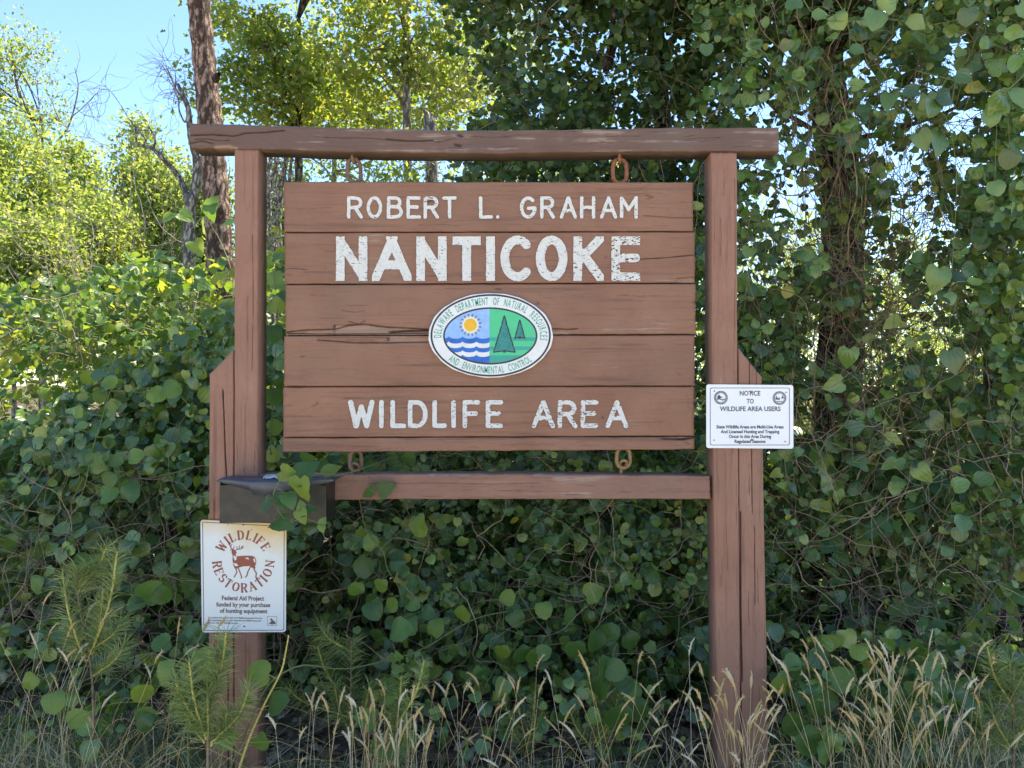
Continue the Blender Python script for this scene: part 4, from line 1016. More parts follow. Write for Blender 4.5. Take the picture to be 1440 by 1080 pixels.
# --- left mound
def mound_top(px): return np.interp(px, [-200, 0, 110, 180, 240, 330, 420, 600], [600, 590, 545, 490, 455, 425, 500, 640])
def d_left(px, py, u): return 3.05 + np.clip(860 - py, 0, 420) / 400 * 1.05 + u * .5 + .35 * (fbm(px / 70, py / 70, 3) - .5)
def dens_left(px, py, d):
    k = np.clip((py - mound_top(px)) / 14, 0, 1) * np.clip((900 - py) / 90, .15, 1)
    k = k * gaps(px, py, [(190, 640, 26, 30, .6), (230, 770, 60, 40, .45), (60, 620, 30, 20, .5), (100, 830, 80, 30, .7), (330, 800, 60, 80, .6)])
    return k * (px < 440)
sp = [dict(starts=starts_px(r, 300, (-160, 400), (430, 840), d_left), dirs=r.normal(0, 1, (300, 3)) * (1, .5, .6), steps=16, step=.045, dens=dens_left, wander=.4, pull=(0, -.03, -.06), size=(.055, .092)),
      dict(starts=starts_px(r, 520, (-160, 400), (400, 840), lambda a, b, u: d_left(a, b, u) + .35), dirs=r.normal(0, 1, (520, 3)), steps=12, step=.05, dens=dens_left, wander=.5, size=(.05, .08), rand=.8)]
o, c_ = vine_plant('greenbrier_thicket', (-1.6, .6, 0), 'rounded mound of dark green heart-leaved vines left of the sign, behind the left post', 'vine thicket', sp, G['brier'], r); allstat['left'] = c_

# --- undergrowth behind and under the sign
def dens_mid(px, py, d):
    k = np.clip((py - np.where(px < 560, 625, 560)) / 20, .15, 1) * np.clip((985 + 25 * np.sin(px / 60) - py) / 40, 0, 1)
    k = k * gaps(px, py, [(440, 800, 100, 130, 1), (530, 890, 90, 80, .9), (390, 900, 60, 80, .9), (600, 760, 50, 30, .5), (660, 900, 40, 25, .3), (760, 660, 60, 14, .4), (900, 910, 60, 20, .4), (540, 700, 60, 40, .55)])
    return k * (px > 372)
def d_mid(px, py, u): return 3.15 + np.clip(980 - py, 0, 360) / 360 * .55 + u * .45 + .3 * (fbm(px / 60, py / 60, 7) - .5)
sp = [dict(starts=starts_px(r, 400, (400, 1010), (620, 960), d_mid), dirs=r.normal(0, 1, (400, 3)) * (1, .4, .5), steps=16, step=.042, dens=dens_mid, wander=.35, pull=(0, -.02, -.05), size=(.045, .078), leafp=.9),
      dict(starts=starts_px(r, 330, (400, 1010), (600, 940), lambda a, b, u: d_mid(a, b, u) + .5), dirs=r.normal(0, 1, (330, 3)), steps=14, step=.05, dens=dens_mid, wander=.5, size=(.045, .07), rand=.8, leafp=.6),
      dict(starts=starts_px(r, 300, (360, 1010), (560, 960), lambda a, b, u: d_mid(a, b, u) + 1.1), dirs=r.normal(0, 1, (300, 3)), steps=14, step=.06, dens=lambda a, b, d: 1. * (b < 960), wander=.5, size=(.05, .08), rand=.9, leafp=.42)]
o, c_ = vine_plant('greenbrier_thicket', (0, .9, 0), 'dark shady undergrowth of round-leaved vines between the two posts below the sign', 'vine thicket', sp, G['brier'], r); allstat['mid'] = c_

# --- vine covered trees on the right and behind the sign
SKYGAP = [(1122, 290, 26, 22, .97), (1000, 62, 24, 14, .9), (1140, 185, 24, 16, .8), (1222, 190, 16, 34, .95), (1290, 205, 18, 30, .7), (1350, 170, 50, 20, .9), (1345, 235, 30, 30, .9), (1270, 245, 24, 22, .9), (1290, 320, 26, 34, .85), (1100, 250, 16, 10, .7),
          (1085, 30, 22, 14, .8), (975, 170, 10, 16, .9), (1125, 335, 28, 16, .8), (1270, 300, 40, 20, .85), (1150, 500, 10, 28, .9), (1240, 400, 22, 60, .9), (1290, 440, 30, 50, .85), (1230, 520, 20, 24, .8), (1320, 380, 24, 20, .7), (1400, 660, 18, 20, .8),
          (985, 500, 5, 24, .8), (988, 560, 5, 20, .8), (1360, 660, 30, 12, .7), (1410, 340, 18, 20, .7), (1190, 60, 14, 10, .7), (1390, 100, 20, 12, .6), (1340, 500, 20, 14, .6), (1070, 150, 18, 12, .7)]
def dens_right(px, py, d):
    k = gaps(px, py, SKYGAP) ** 2.0 * np.clip((930 - py) / 120, .02, 1) * np.clip((px - 960) / 20, 0, 1)
    k = k * (.24 + 1.2 * np.clip(fbm(px / 38, py / 38, 17) * 3.2 - 1.15, 0, 1))
    k = k * gaps(px, py, [(1190, 420, 34, 190, .7), (1150, 800, 120, 90, .72), (1240, 830, 80, 60, .6)])
    return k
def d_right(px, py, u): return 3.55 + u * .55 + .45 * (fbm(px / 90, py / 90, 31) - .5) - .25 * np.clip((px - 1250) / 200, 0, 1) - .25 * np.clip((py - 560) / 300, 0, 1)
sp = [dict(starts=starts_px(r, 330, (990, 1330), (-60, 840), d_right), dirs=np.array([0, -.2, -.7]) + r.normal(0, .8, (330, 3)), steps=18, step=.045, dens=dens_right, wander=.32, pull=(0, -.015, -.05), size=(.04, .08), leafp=.95),
      dict(starts=starts_px(r, 300, (990, 1330), (-60, 840), lambda a, b, u: d_right(a, b, u) + .5), dirs=r.normal(0, 1, (300, 3)), steps=16, step=.05, dens=dens_right, wander=.45, size=(.045, .075), rand=.8),
      dict(starts=starts_px(r, 240, (990, 1330), (-60, 840), lambda a, b, u: d_right(a, b, u) + 1.1), dirs=r.normal(0, 1, (240, 3)), steps=16, step=.06, dens=dens_right, wander=.45, size=(.045, .075), rand=.9)]
tA = empty('vine_covered_tree', (2.16, 2.1, 0), label='dark tree trunk wrapped in hanging vines, just right of the sign', cat='tree')
vine_plant('', None, '', '', sp, G['brier'], r, root=tA, key='brierA')
sp = [dict(starts=starts_px(r, 330, (1280, 1540), (-60, 700), lambda a, b, u: d_right(a, b, u) - .1), dirs=np.array([0, -.2, -.7]) + r.normal(0, .8, (330, 3)), steps=18, step=.045, dens=dens_right, wander=.32, pull=(0, -.015, -.05), size=(.04, .078), leafp=.95),
      dict(starts=starts_px(r, 250, (1280, 1560), (-60, 760), lambda a, b, u: d_right(a, b, u) + .6), dirs=r.normal(0, 1, (250, 3)), steps=16, step=.055, dens=dens_right, wander=.45, size=(.05, .08), rand=.8)]
tB = empty('vine_covered_tree', (2.75, 1.75, 0), label='vine-draped tree at the right edge with hanging stems and big leaves', cat='tree')
vine_plant('', None, '', '', sp, G['brier'], r, root=tB, key='brierB')
def dens_cent(px, py, d):
    k = np.clip((px - np.interp(py, [-200, 0, 60, 120, 180, 300, 600], [600, 590, 620, 660, 620, 640, 420])) / 60, 0, 1)
    k = k * gaps(px, py, [(735, 100, 14, 20, .8), (790, 60, 12, 12, .7), (650, 150, 24, 16, .7), (880, 60, 14, 10, .7), (740, 20, 16, 10, .8), (830, 100, 12, 10, .7), (920, 30, 14, 10, .6), (940, 140, 8, 22, .9), (700, 40, 16, 16, .7), (820, 150, 14, 10, .6), (585, 245, 30, 20, .4), (760, 243, 10, 10, .6), (690, 140, 18, 12, .6)])
    return k * (.5 + .9 * np.clip(fbm(px / 26, py / 26, 23) * 2 - .5, 0, 1)) * (py < 760)
def d_cent(px, py, u): return 4.3 + u * 1.0 + .6 * (fbm(px / 80, py / 80, 41) - .5)
sp = [dict(starts=starts_px(r, 520, (600, 1030), (-80, 330), d_cent), dirs=r.normal(0, 1, (520, 3)), steps=16, step=.05, dens=dens_cent, wander=.4, pull=(0, 0, -.04), size=(.045, .07), rand=.75),
      dict(starts=starts_px(r, 560, (600, 1030), (-80, 400), lambda a, b, u: d_cent(a, b, u) + .8), dirs=r.normal(0, 1, (560, 3)), steps=16, step=.06, dens=dens_cent, wander=.45, size=(.045, .075), rand=.9),
      dict(starts=starts_px(r, 260, (380, 1030), (330, 700), lambda a, b, u: 3.7 + u * .8), dirs=r.normal(0, 1, (260, 3)), steps=14, step=.06, dens=lambda a, b, d: .9 * (b > 420) * (a > 372), wander=.45, size=(.05, .08), rand=.8)]
tC = empty('vine_covered_tree', (.95, 2.6, 0), label='dense dark green leafy tree rising behind the top beam of the sign', cat='tree')
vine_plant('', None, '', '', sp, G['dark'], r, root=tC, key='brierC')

# trunks of the three, and their crowns above the picture, enlarged to shade the sign
def trunk_obj(root, pts, r0, r1, mat, n=12, rough=.06, name='trunk', seg=40):
    P = spline(pts, seg); rad = np.linspace(r0, r1, seg) * (1 + rough * np.sin(np.arange(seg) * 1.7)); V, Fc = tubes([(P, rad)], n)
    c = np.repeat(P, n, axis=0); dv = V - c; V = c + dv * (1 + .16 * (fbm(np.arctan2(dv[:, 1], dv[:, 0]) * 1.5 + 9, V[:, 2] * 3, 5)[:, None] - .5))
    return link(name, npmesh(name, V, Fc, smooth=True), root, [mat])
trunk_obj(tA, [(2.1, 2.0, -.05), (2.06, 2.05, 1.2), (2.12, 2.1, 2.6), (2.0, 2.2, 4.2), (2.1, 2.3, 6.5)], .16, .09, M['dark_bark'])
trunk_obj(tB, [(2.95, 1.75, -.05), (2.9, 1.8, 1.5), (3.0, 1.9, 3.5), (2.9, 2.0, 6)], .07, .04, M['dark_bark'])
trunk_obj(tC, [(1.05, 2.6, -.05), (1.08, 2.65, 2.0), (1.1, 2.7, 3.2), (.9, 2.8, 6)], .09, .05, M['dark_bark'])
def limbs(r, base, n, reach, up, rad, m=7):
    L = []
    for _ in range(n):
        b = base[r.integers(0, len(base))]; a = r.uniform(0, 2 * np.pi); ln = r.uniform(.5, 1) * reach
        P = [b]; D = np.array([math.cos(a), math.sin(a), up])
        for k in range(m): D = nrm(D + r.normal(0, .25, 3)); P.append(P[-1] + D * ln / m)
        L.append((np.array(P), np.linspace(rad, rad * .25, m + 1)))
    return L
rc = np.random.default_rng(77)
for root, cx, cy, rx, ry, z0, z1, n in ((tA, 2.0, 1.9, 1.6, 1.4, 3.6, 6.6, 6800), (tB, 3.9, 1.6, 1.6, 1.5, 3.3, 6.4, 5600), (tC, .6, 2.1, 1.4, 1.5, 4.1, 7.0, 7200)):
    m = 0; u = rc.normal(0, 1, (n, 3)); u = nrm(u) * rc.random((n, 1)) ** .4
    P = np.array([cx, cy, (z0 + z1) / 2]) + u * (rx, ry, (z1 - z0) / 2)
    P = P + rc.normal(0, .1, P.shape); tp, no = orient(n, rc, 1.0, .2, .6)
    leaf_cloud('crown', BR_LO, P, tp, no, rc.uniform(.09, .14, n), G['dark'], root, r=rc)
    tube_obj('branches', limbs(rc, [np.array([cx, cy, z]) for z in np.linspace(z0 - .6, z1 - .8, 6)], 12, 1.3, .3, .02), M['dark_bark'], root, n=4, kind='stuff')
# clinging and hanging brown stems: a web over the trunks, and the tangle in the shade below
def tangle(r, n, x, y, dr, steps, step, rad, drift=(0, 0, 0), wander=.3, smooth=1):
    P = W3(r.uniform(*x, n), r.uniform(*y, n), r.uniform(*dr, n)); D = nrm(r.normal(0, 1, (n, 3)) * (1, .4, 1)); T = [P]
    for s in range(steps): D = nrm(D + r.normal(0, wander, (n, 3)) + drift); P = P + D * step; T.append(P)
    T = np.stack(T, 1); out = []
    for t in T:
        t = t[(t[:, 1] > .13) & (t[:, 2] > 0)]
        if len(t) > 3: out.append((t, np.linspace(1, .4, len(t)) * r.uniform(*rad)))
    return out
rt = np.random.default_rng(99)
L = tangle(rt, 260, (1160, 1240), (180, 820), (3.6, 4.4), 22, .05, (.0016, .0042), (0, 0, .12), .24)
tube_obj('clinging_stems', L, M['vinewood'], tA, n=4, kind='stuff')
tube_obj('hanging_stems', tangle(rt, 240, (1040, 1440), (-40, 560), (3.3, 4.4), 26, .045, (.0012, .0028), (0, 0, -.14), .2), M['vinewood'], tA, n=3, kind='stuff')
tube_obj('hanging_stems', tangle(rt, 70, (1280, 1470), (-40, 560), (3.2, 4.2), 26, .045, (.0012, .003), (0, 0, -.14), .2), M['stem'], tB, n=3, kind='stuff')
tube_obj('hanging_stems', tangle(rt, 60, (620, 990), (-40, 240), (4.2, 5.2), 24, .05, (.0015, .003), (0, 0, -.1), .22), M['vinewood'], tC, n=3, kind='stuff')
tw = tube_obj('dead_twigs', tangle(rt, 210, (1080, 1470), (560, 930), (2.85, 3.6), 20, .04, (.0010, .0026), (0, 0, .0), .30), M['twig'], None, n=3, kind='stuff')
tag(tw, 'tangle of bare grey-brown twigs low on the right of the sign', 'twigs')
tw = tube_obj('dead_twigs', tangle(rt, 230, (370, 1010), (690, 975), (2.95, 4.0), 22, .042, (.0010, .0028), (0, 0, .0), .32), M['twig'], None, n=3, kind='stuff')
tag(tw, 'dark tangle of bare twigs in the shade under the sign', 'twigs')
tw = tube_obj('dead_twigs', tangle(rt, 260, (-60, 330), (740, 960), (2.9, 3.6), 18, .04, (.0010, .0024), (0, 0, .05), .28), M['twig'], None, n=3, kind='stuff')
tag(tw, 'bare twigs below the vine mound on the left', 'twigs')
# lobed leaves low on the right
rg = np.random.default_rng(5)
def dens_g(px, py, d): return gaps(px, py, [(1290, 870, 40, 30, .6)]) * np.clip((920 - py) / 60, 0, 1) * np.clip((px - 1080) / 220, .12, 1) * (.4 + fbm(px / 40, py / 40, 61))
sp = [dict(starts=starts_px(rg, 130, (1120, 1500), (640, 900), lambda a, b, u: 3.3 + u * .7), dirs=rg.normal(0, 1, (130, 3)), steps=12, step=.05, dens=dens_g, wander=.35, size=(.05, .085), leafp=.7)]
vine_plant('wild_grape', (2.1, .7, 0), 'low sprawling plant with lobed pale green leaves at the lower right edge', 'plant', sp, G['grape'], rg, nobj=260, tmpl=LOBED, lo=LOBED, key='grape', stem_mat=M['twig'])

# --- shrubs that close the view under the trees, coloured dark to deepen the shade
ru = np.random.default_rng(404)
for lab, x0, x1, y0, n in (('dark low shrub behind the vine mound at the left edge', -120, 190, 600, 3600), ('dark low shrub behind the left post', 190, 480, 610, 4200), ('dark low shrub in deep shade behind the middle of the lower beam', 480, 800, 600, 4600), ('dark low shrub in deep shade behind the right post', 800, 1120, 600, 4600),
                           ('dark low shrub behind the bare twigs right of the sign', 1120, 1330, 640, 3600), ('dark low shrub behind the lobed leaves at the right edge', 1330, 1560, 640, 3400)):
    d = ru.uniform(4.6, 5.9, n); px = ru.normal((x0 + x1) / 2, (x1 - x0) / 3.0, n); py = ru.uniform(y0, 960, n); d = d - 1.2 * np.clip((py - 860) / 100, 0, 1); P = W3(px, py, d); P = P[P[:, 2] > .03]
    c = base_pt = W((x0 + x1) / 2, 600, 5.2); root = empty('shade_shrub', (c[0], c[1], 0), label=lab, cat='shrub'); tp, no = orient(len(P), ru, .7, .5, .7)
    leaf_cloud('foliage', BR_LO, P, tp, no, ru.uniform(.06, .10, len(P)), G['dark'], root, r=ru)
    tube_obj('branches', limbs(ru, [np.array([c[0] + q, c[1], .0]) for q in (-.2, 0, .2)], 16, 1.3, 1.2, .012), M['dark_bark'], root, n=4, kind='stuff')
rq = np.random.default_rng(12)
sp = [dict(starts=starts_px(rq, 110, (1085, 1330), (900, 1050), lambda a, b, u: 2.62 + u * .5), dirs=rq.normal(0, 1, (110, 3)) * (1, .5, .5), steps=9, step=.04, dens=lambda a, b, d: 1. * (b > 885) * (b < 1085) * (a > 1088), wander=.4, size=(.045, .08), leafp=.55)]
vine_plant('greenbrier_thicket', (1.2, .1, 0), 'low round-leaved vines creeping through the seed heads right of the right post', 'vine thicket', sp, G['brier'], rq, nobj=200, min_y=-.3, key='low')
sp = [dict(starts=starts_px(rq, 46, (560, 990), (950, 1050), lambda a, b, u: 2.75 + u * .4), dirs=rq.normal(0, 1, (46, 3)) * (1, .5, .5), steps=8, step=.035, dens=lambda a, b, d: 1. * (b > 900) * (b < 1085), wander=.4, size=(.04, .066), leafp=.45)]
vine_plant('greenbrier_thicket', (.3, .1, 0), 'sparse low vine sprigs on the leaf litter in front of the shaded undergrowth', 'vine thicket', sp, G['brier'], rq, nobj=150, min_y=-.3, key='low')
sp = [dict(starts=starts_px(rq, 70, (-20, 290), (880, 1040), lambda a, b, u: 2.7 + u * .5), dirs=rq.normal(0, 1, (70, 3)) * (1, .5, .5), steps=8, step=.04, dens=lambda a, b, d: 1. * (b > 870) * (b < 1085) * (a < 290), wander=.4, size=(.045, .075), leafp=.35)]
vine_plant('greenbrier_thicket', (-1.5, .1, 0), 'thin creeping vines with round leaves among the pine seedlings on the left', 'vine thicket', sp, G['brier'], rq, nobj=150, min_y=-.3, key='low')
# --- sunlit tangle behind the left mound
rl = np.random.default_rng(8)
def dens_ls(px, py, d): return np.clip((py - np.interp(px, [0, 100, 200, 330, 400], [400, 385, 350, 370, 340]) - 25 * (fbm(px / 30, px * 0, 2) - .5)) / 10, 0, 1) * (.35 + fbm(px / 30, py / 22, 71))
sp = [dict(starts=starts_px(rl, 460, (-60, 420), (350, 560), lambda a, b, u: 4.6 + u * 1.8), dirs=rl.normal(0, 1, (460, 3)), steps=14, step=.06, dens=dens_ls, wander=.4, pull=(0, 0, .02), size=(.055, .085), up=1.2, face=.3, rand=.6)]
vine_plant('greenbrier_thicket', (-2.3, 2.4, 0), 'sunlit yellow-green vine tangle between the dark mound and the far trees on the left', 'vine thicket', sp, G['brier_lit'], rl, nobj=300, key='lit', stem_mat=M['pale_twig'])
tw = tube_obj('bare_branches', tangle(rl, 90, (-20, 420), (380, 560), (4.4, 6.0), 16, .07, (.002, .005), (0, 0, .03), .25), M['pale_twig'], None, n=3, kind='stuff')
tag(tw, 'pale sunlit bare branches above the vine mound at left', 'branches')

# ------------------------------------------------------------------ background trees
rb = np.random.default_rng(31)
def foliage(r, centers, crad, per, size, droop=.4):
    n = len(centers); P = np.repeat(centers, per, axis=0) + r.normal(0, 1, (n * per, 3)) * np.repeat(crad, per)[:, None] * (1, 1, .8)
    m = len(P); nor = nrm(np.array([0, -.15, .8]) + r.normal(0, .6, (m, 3))); tip = nrm(r.normal(0, 1, (m, 3)) + (0, 0, -droop))
    return P, tip, nor, r.uniform(size[0], size[1], m)
def bg_tree(name, label, x, y, z0, h, blobs, ncl, per, crad, size, mat, bark, tmpl, tr=.12, r=rb, branches=10, group=None, lean=0, bare=0, brad=.35):
    """trunk from the ground at (x,y), foliage clusters inside blobs [(cx,cy,cz,rx,ry,rz)]"""
    gz = float(ground_z(np.array([x]), np.array([y]))[0])
    root = empty(name, (x, y, gz), label=label, cat='tree' if 'shrub' not in name else 'shrub', group=group)
    tp = [(x, y, gz - .1), (x + lean * .3, y, gz + h * .35), (x + lean * .8, y, gz + h * .7), (x + lean, y, gz + h)]
    trunk_obj(root, tp, tr, tr * .3, bark, n=9, seg=30)
    P = spline(tp, 30); cs = []; w_ = np.array([b[3] * b[4] * b[5] for b in blobs]); w_ = w_ / w_.sum()
    for _ in range(ncl):
        b = blobs[r.choice(len(blobs), p=w_)]; u = nrm(r.normal(0, 1, 3)) * r.random() ** .38; cs.append(np.array(b[:3]) + u * np.array(b[3:]))
    cs = np.array(cs) if ncl else np.zeros((0, 3)); L = []
    for k in r.permutation(len(cs))[:branches]:
        c = cs[k]; t = P[np.argmin(np.abs(P[:, 2] - (c[2] - .3 * np.linalg.norm(c[:2] - P[10, :2]) - .2)))]
        mid = (t + c) / 2 + r.normal(0, .12, 3) * np.linalg.norm(c - t); q = spline([t, mid, c], 9)
        L.append((q, np.linspace(brad * tr, .006, 9)))
        for _ in range(3):
            s = q[r.integers(4, 8)]; e = s + r.normal(0, 1, 3) * .35 * np.linalg.norm(c - t) * .6; L.append((spline([s, (s + e) / 2 + r.normal(0, .05, 3), e], 6), np.linspace(.1 * tr + .004, .003, 6)))
    if L: tube_obj('branches', L, bark, root, n=4, kind='stuff')
    if len(cs):
        A = foliage(r, cs, r.uniform(crad * .6, crad * 1.3, len(cs)), per, size)
        leaf_cloud('crown', tmpl, *A, mat, root, r=r)
    return root
def B(px, py, d, rx, ry_, rz):   # a blob by its place in the view and its radii in metres
    p = W(px, py, d); return (p[0], p[1], p[2], rx, ry_, rz)
def base(px, d): return (px - 720) / F * d, d - CAM_D

# tall flaky trunk behind the left post
x, y = base(320, 5.6); big = empty('pine_tree', (x, y, 0), label='tall straight trunk with flaky pinkish-grey bark behind the left post', cat='tree')
trunk_obj(big, [W(318, 900, 5.6), W(311, 450, 5.6), W(308, 340, 5.6), W(300, 230, 5.6), W(292, 130, 5.6), W(279, 0, 5.6), W(262, -260, 5.6), W(255, -800, 5.6)], .108, .068, M['pine_bark'], n=20, seg=90)
mb = MB(); k_ = W(295, 102, 5.53)
tube_obj('branch_stub', [(np.array([W(303, 112, 5.53), W(306, 106, 5.48), W(308, 104, 5.44)]), np.array([.03, .022, .014]))], M['dark_bark'], big, n=8)
A = foliage(rb, np.array([W(250, -900, 5.6), W(300, -820, 5.8), W(200, -850, 5.4), W(280, -760, 5.9)]), np.full(4, .5), 500, (.08, .12)); leaf_cloud('crown', OAK, *A, G['oak'], big, r=rb)

# dead lichen-grey tree beside it
x, y = base(270, 9); dead = empty('dead_tree', (x, y, 0), label='slim dead grey tree with bare forked branches left of the tall trunk', cat='tree')
dd = 9.0
def Lp(pts, r0, r1, n=16): return (spline([W(a, b, dd + c) for a, b, c in pts], n), np.linspace(r0, r1, n))
trunk_obj(dead, [W(266, 900, dd), W(266, 420, dd), W(267, 300, dd), W(274, 270, dd), W(277, 230, dd), W(268, 190, dd), W(264, 150, dd), W(250, 118, dd)], .085, .02, M['grey_bark'], n=10, seg=60)
L = [Lp([(266, 285, 0), (258, 262, .1), (245, 240, .1), (228, 222, 0), (213, 208, 0), (200, 205, 0), (192, 200, 0), (190, 180, 0)], .045, .008), Lp([(216, 208, 0), (218, 196, 0), (210, 178, 0)], .015, .006, 8),
     Lp([(226, 220, 0), (228, 210, 0)], .012, .006, 5), Lp([(262, 150, 0), (256, 138, 0), (247, 125, 0), (240, 108, 0), (233, 92, 0)], .018, .006), Lp([(264, 160, 0), (260, 172, .1), (252, 155, 0), (251, 140, 0), (242, 120, 0)], .014, .005),
     Lp([(247, 124, 0), (247, 110, 0), (246, 100, 0)], .009, .004, 6), Lp([(192, 182, 0), (180, 165, 0), (168, 145, 0), (155, 128, 0), (142, 116, 0)], .008, .003), Lp([(200, 208, 0), (205, 198, 0), (200, 190, 0)], .01, .006, 6)]
for _ in range(60):
    k = rb.integers(0, 8); q = L[k][0]; s = q[rb.integers(len(q) // 2, len(q))]; D = nrm(rb.normal(0, 1, 3) + (-.5, 0, .5)); P = [s]
    for j in range(7): D = nrm(D + rb.normal(0, .35, 3)); P.append(P[-1] + D * rb.uniform(.04, .09))
    L.append((np.array(P), np.linspace(.0032, .0012, 8)))
for _ in range(40):
    s = W(rb.uniform(222, 262), rb.uniform(70, 150), dd); D = nrm(rb.normal(0, 1, 3) * (1, .3, 1)); P = [s]
    for j in range(7): D = nrm(D + rb.normal(0, .35, 3)); P.append(P[-1] + D * .06)
    L.append((np.array(P), np.linspace(.0028, .0012, 8)))
tube_obj('bare_branches', L, M['grey_bark'], dead, n=5)

# big tree at the top left with open branching
d1 = 17.0; x, y = base(60, d1)
t1 = bg_tree('oak_tree', 'tall sparse tree in the top left corner with thin dark branches against blue sky', x, y, 0, 7.4, [B(25, 65, d1, .75, .8, .55), B(60, 100, d1, .4, .7, .35), B(5, 110, d1, .8, .8, .6), B(35, 155, d1, .8, .8, .3), B(85, 150, d1, .25, .4, .22), B(20, 215, d1, 1.3, .9, .4), B(-60, 90, d1, 1.2, 1.0, 1.4)],
             200, 50, .17, (.06, .11), G['sunny'], M['dark_bark'], OVAL, tr=.09, branches=9, brad=.25)
L = []
def L1(pts, r0, r1, n=14): return (spline([W(a, b, d1) for a, b in pts], n), np.linspace(r0, r1, n))
L += [L1([(58, 230), (48, 180), (30, 140), (22, 110), (15, 60)], .07, .02), L1([(50, 190), (40, 150), (28, 120)], .04, .012), L1([(80, 200), (95, 180), (105, 150), (110, 120), (105, 95)], .03, .008), L1([(95, 182), (82, 165), (72, 140)], .02, .007),
      L1([(100, 165), (118, 150), (132, 135), (138, 130)], .015, .004), L1([(90, 190), (110, 192), (130, 195), (148, 208)], .013, .004), L1([(56, 195), (55, 150), (50, 110)], .02, .008), L1([(105, 150), (120, 162), (140, 165)], .01, .004)]
for _ in range(60):
    q = L[rb.integers(2, 8)][0]; s = q[rb.integers(5, len(q))]; D = nrm(rb.normal(0, 1, 3) * (1, .4, 1) + (.5, 0, .3)); P = [s]
    for j in range(6): D = nrm(D + rb.normal(0, .35, 3)); P.append(P[-1] + D * .12)
    L.append((np.array(P), np.linspace(.006, .002, 7)))
tube_obj('bare_branches', L, M['grey_bark'], t1, n=4)

# row of sunlit trees and shrubs, left
spec = [  # px, d, top py, half width px, label
 (20, 14, 172, 90, 'yellow-green bushy tree low at the left edge'), (105, 16, 196, 70, 'sunlit bushy tree second from the left edge'), (185, 19, 178, 50, 'pointed pale green young tree standing up against the blue sky'),
 (235, 15, 215, 55, 'sunlit yellow-green tree behind the dead grey tree'), (150, 12, 285, 80, 'lower bright shrub in the middle of the left background'), (60, 10.5, 310, 95, 'nearest bright yellow-green shrub at the left'),
 (290, 13, 240, 50, 'sunlit shrub glimpsed behind the tall flaky trunk'), (395, 14, 235, 55, 'pale thin trees seen between the left post and the sign'), (-60, 12, 230, 90, 'bushy tree cut by the left edge of the photo')]
for px, d, top, hw, lab in spec:
    x, y = base(px, d); k = d / F; zt = CAM_H - (top - 540) * k; zb = CAM_H - (470 - 540) * k; H = zt - zb
    bl = [(x + rb.normal(0, .12) * hw * k, y, zb + H * f, hw * k * (1.12 - .8 * f), hw * k * .8, H * .26) for f in (.1, .35, .58, .8)] + [(x, y, zt - H * .12, hw * k * .22, hw * k * .2, H * .13)]
    lit = G['sunny']
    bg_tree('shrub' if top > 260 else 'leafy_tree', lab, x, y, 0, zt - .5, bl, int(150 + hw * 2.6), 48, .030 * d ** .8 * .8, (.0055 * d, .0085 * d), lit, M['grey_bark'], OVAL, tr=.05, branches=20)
# thin pale trunks in the gap between post and sign
for px, px2, d, w_, lb in ((383, 402, 10, .06, 'thickest pale leaning trunk'), (394, 388, 11, .05, 'thin pale straight trunk second from the sign edge'), (378, 380, 12, .05, 'thin pale trunk nearest the left post'), (402, 410, 9.5, .035, 'thinnest pale stem beside the end of the sign')):
    x, y = base(px, d); t = empty('thin_tree', (x, y, 0), label=lb + ', in the gap left of the sign', cat='tree')
    trunk_obj(t, [W(px - 4, 900, d), W(px, 400, d), W((px + px2) / 2, 300, d), W(px2, 225, d), W(px2 + 25, 120, d)], w_, w_ * .4, M['grey_bark'], n=8)
    L = []
    for _ in range(12):
        s = W(px + rb.normal(0, 3), rb.uniform(220, 380), d); D = nrm(rb.normal(0, 1, 3) * (1, .4, 1) + (0, 0, .5)); P = [s]
        for j in range(7): D = nrm(D + rb.normal(0, .25, 3)); P.append(P[-1] + D * .09)
        L.append((np.array(P), np.linspace(.012, .003, 8)))
    tube_obj('branches', L, M['grey_bark'], t, n=4, kind='stuff')
# bare pale stems in the left shrubs
tw = tube_obj('bare_branches', tangle(rb, 26, (60, 300), (290, 430), (8.5, 11), 14, .09, (.004, .010), (0, 0, .35), .2), M['pale_twig'], None, n=4, kind='stuff')
tag(tw, 'pale bare upright stems among the sunlit shrubs at left', 'branches')

# oak over the beam on the left, and the yellow lit tree with a straight trunk
x, y = base(420, 9.5)
bg_tree('oak_tree', 'oak crown right of the tall trunk, dark green and sunlit yellow, above the beam', x, y, 0, 6.2, [B(350, 60, 9.5, .6, .8, .75), B(330, 130, 9.5, .55, .7, .4), B(400, 110, 9.5, .75, .8, .55), B(460, 150, 9.5, .5, .7, .35), B(360, 10, 9.5, .5, .7, .4), B(440, -90, 9.5, 1.3, 1, .7), B(425, 150, 9.5, .7, .7, .3)],
        190, 60, .155, (.055, .10), G['oak'], M['dark_bark'], OAK, tr=.09, branches=14)
x, y = base(577, 8.5)
bg_tree('oak_tree', 'slim straight tree with glowing yellow leaves above the middle of the top beam', x, y, 0, 7.5, [B(520, 40, 8.5, .7, .8, .5), B(620, 60, 8.8, .65, .8, .8), B(545, 130, 8.8, .7, .7, .45), B(480, 80, 9.2, .5, .7, .45), B(640, 150, 8.8, .5, .7, .35), B(560, -60, 8.5, 1.3, 1, .5), B(600, 150, 9.5, .7, .7, .3)],
        125, 56, .17, (.055, .105), G['oak'], M['grey_bark'], OAK, tr=.075, branches=12, lean=-.06)
x, y = base(470, 15)
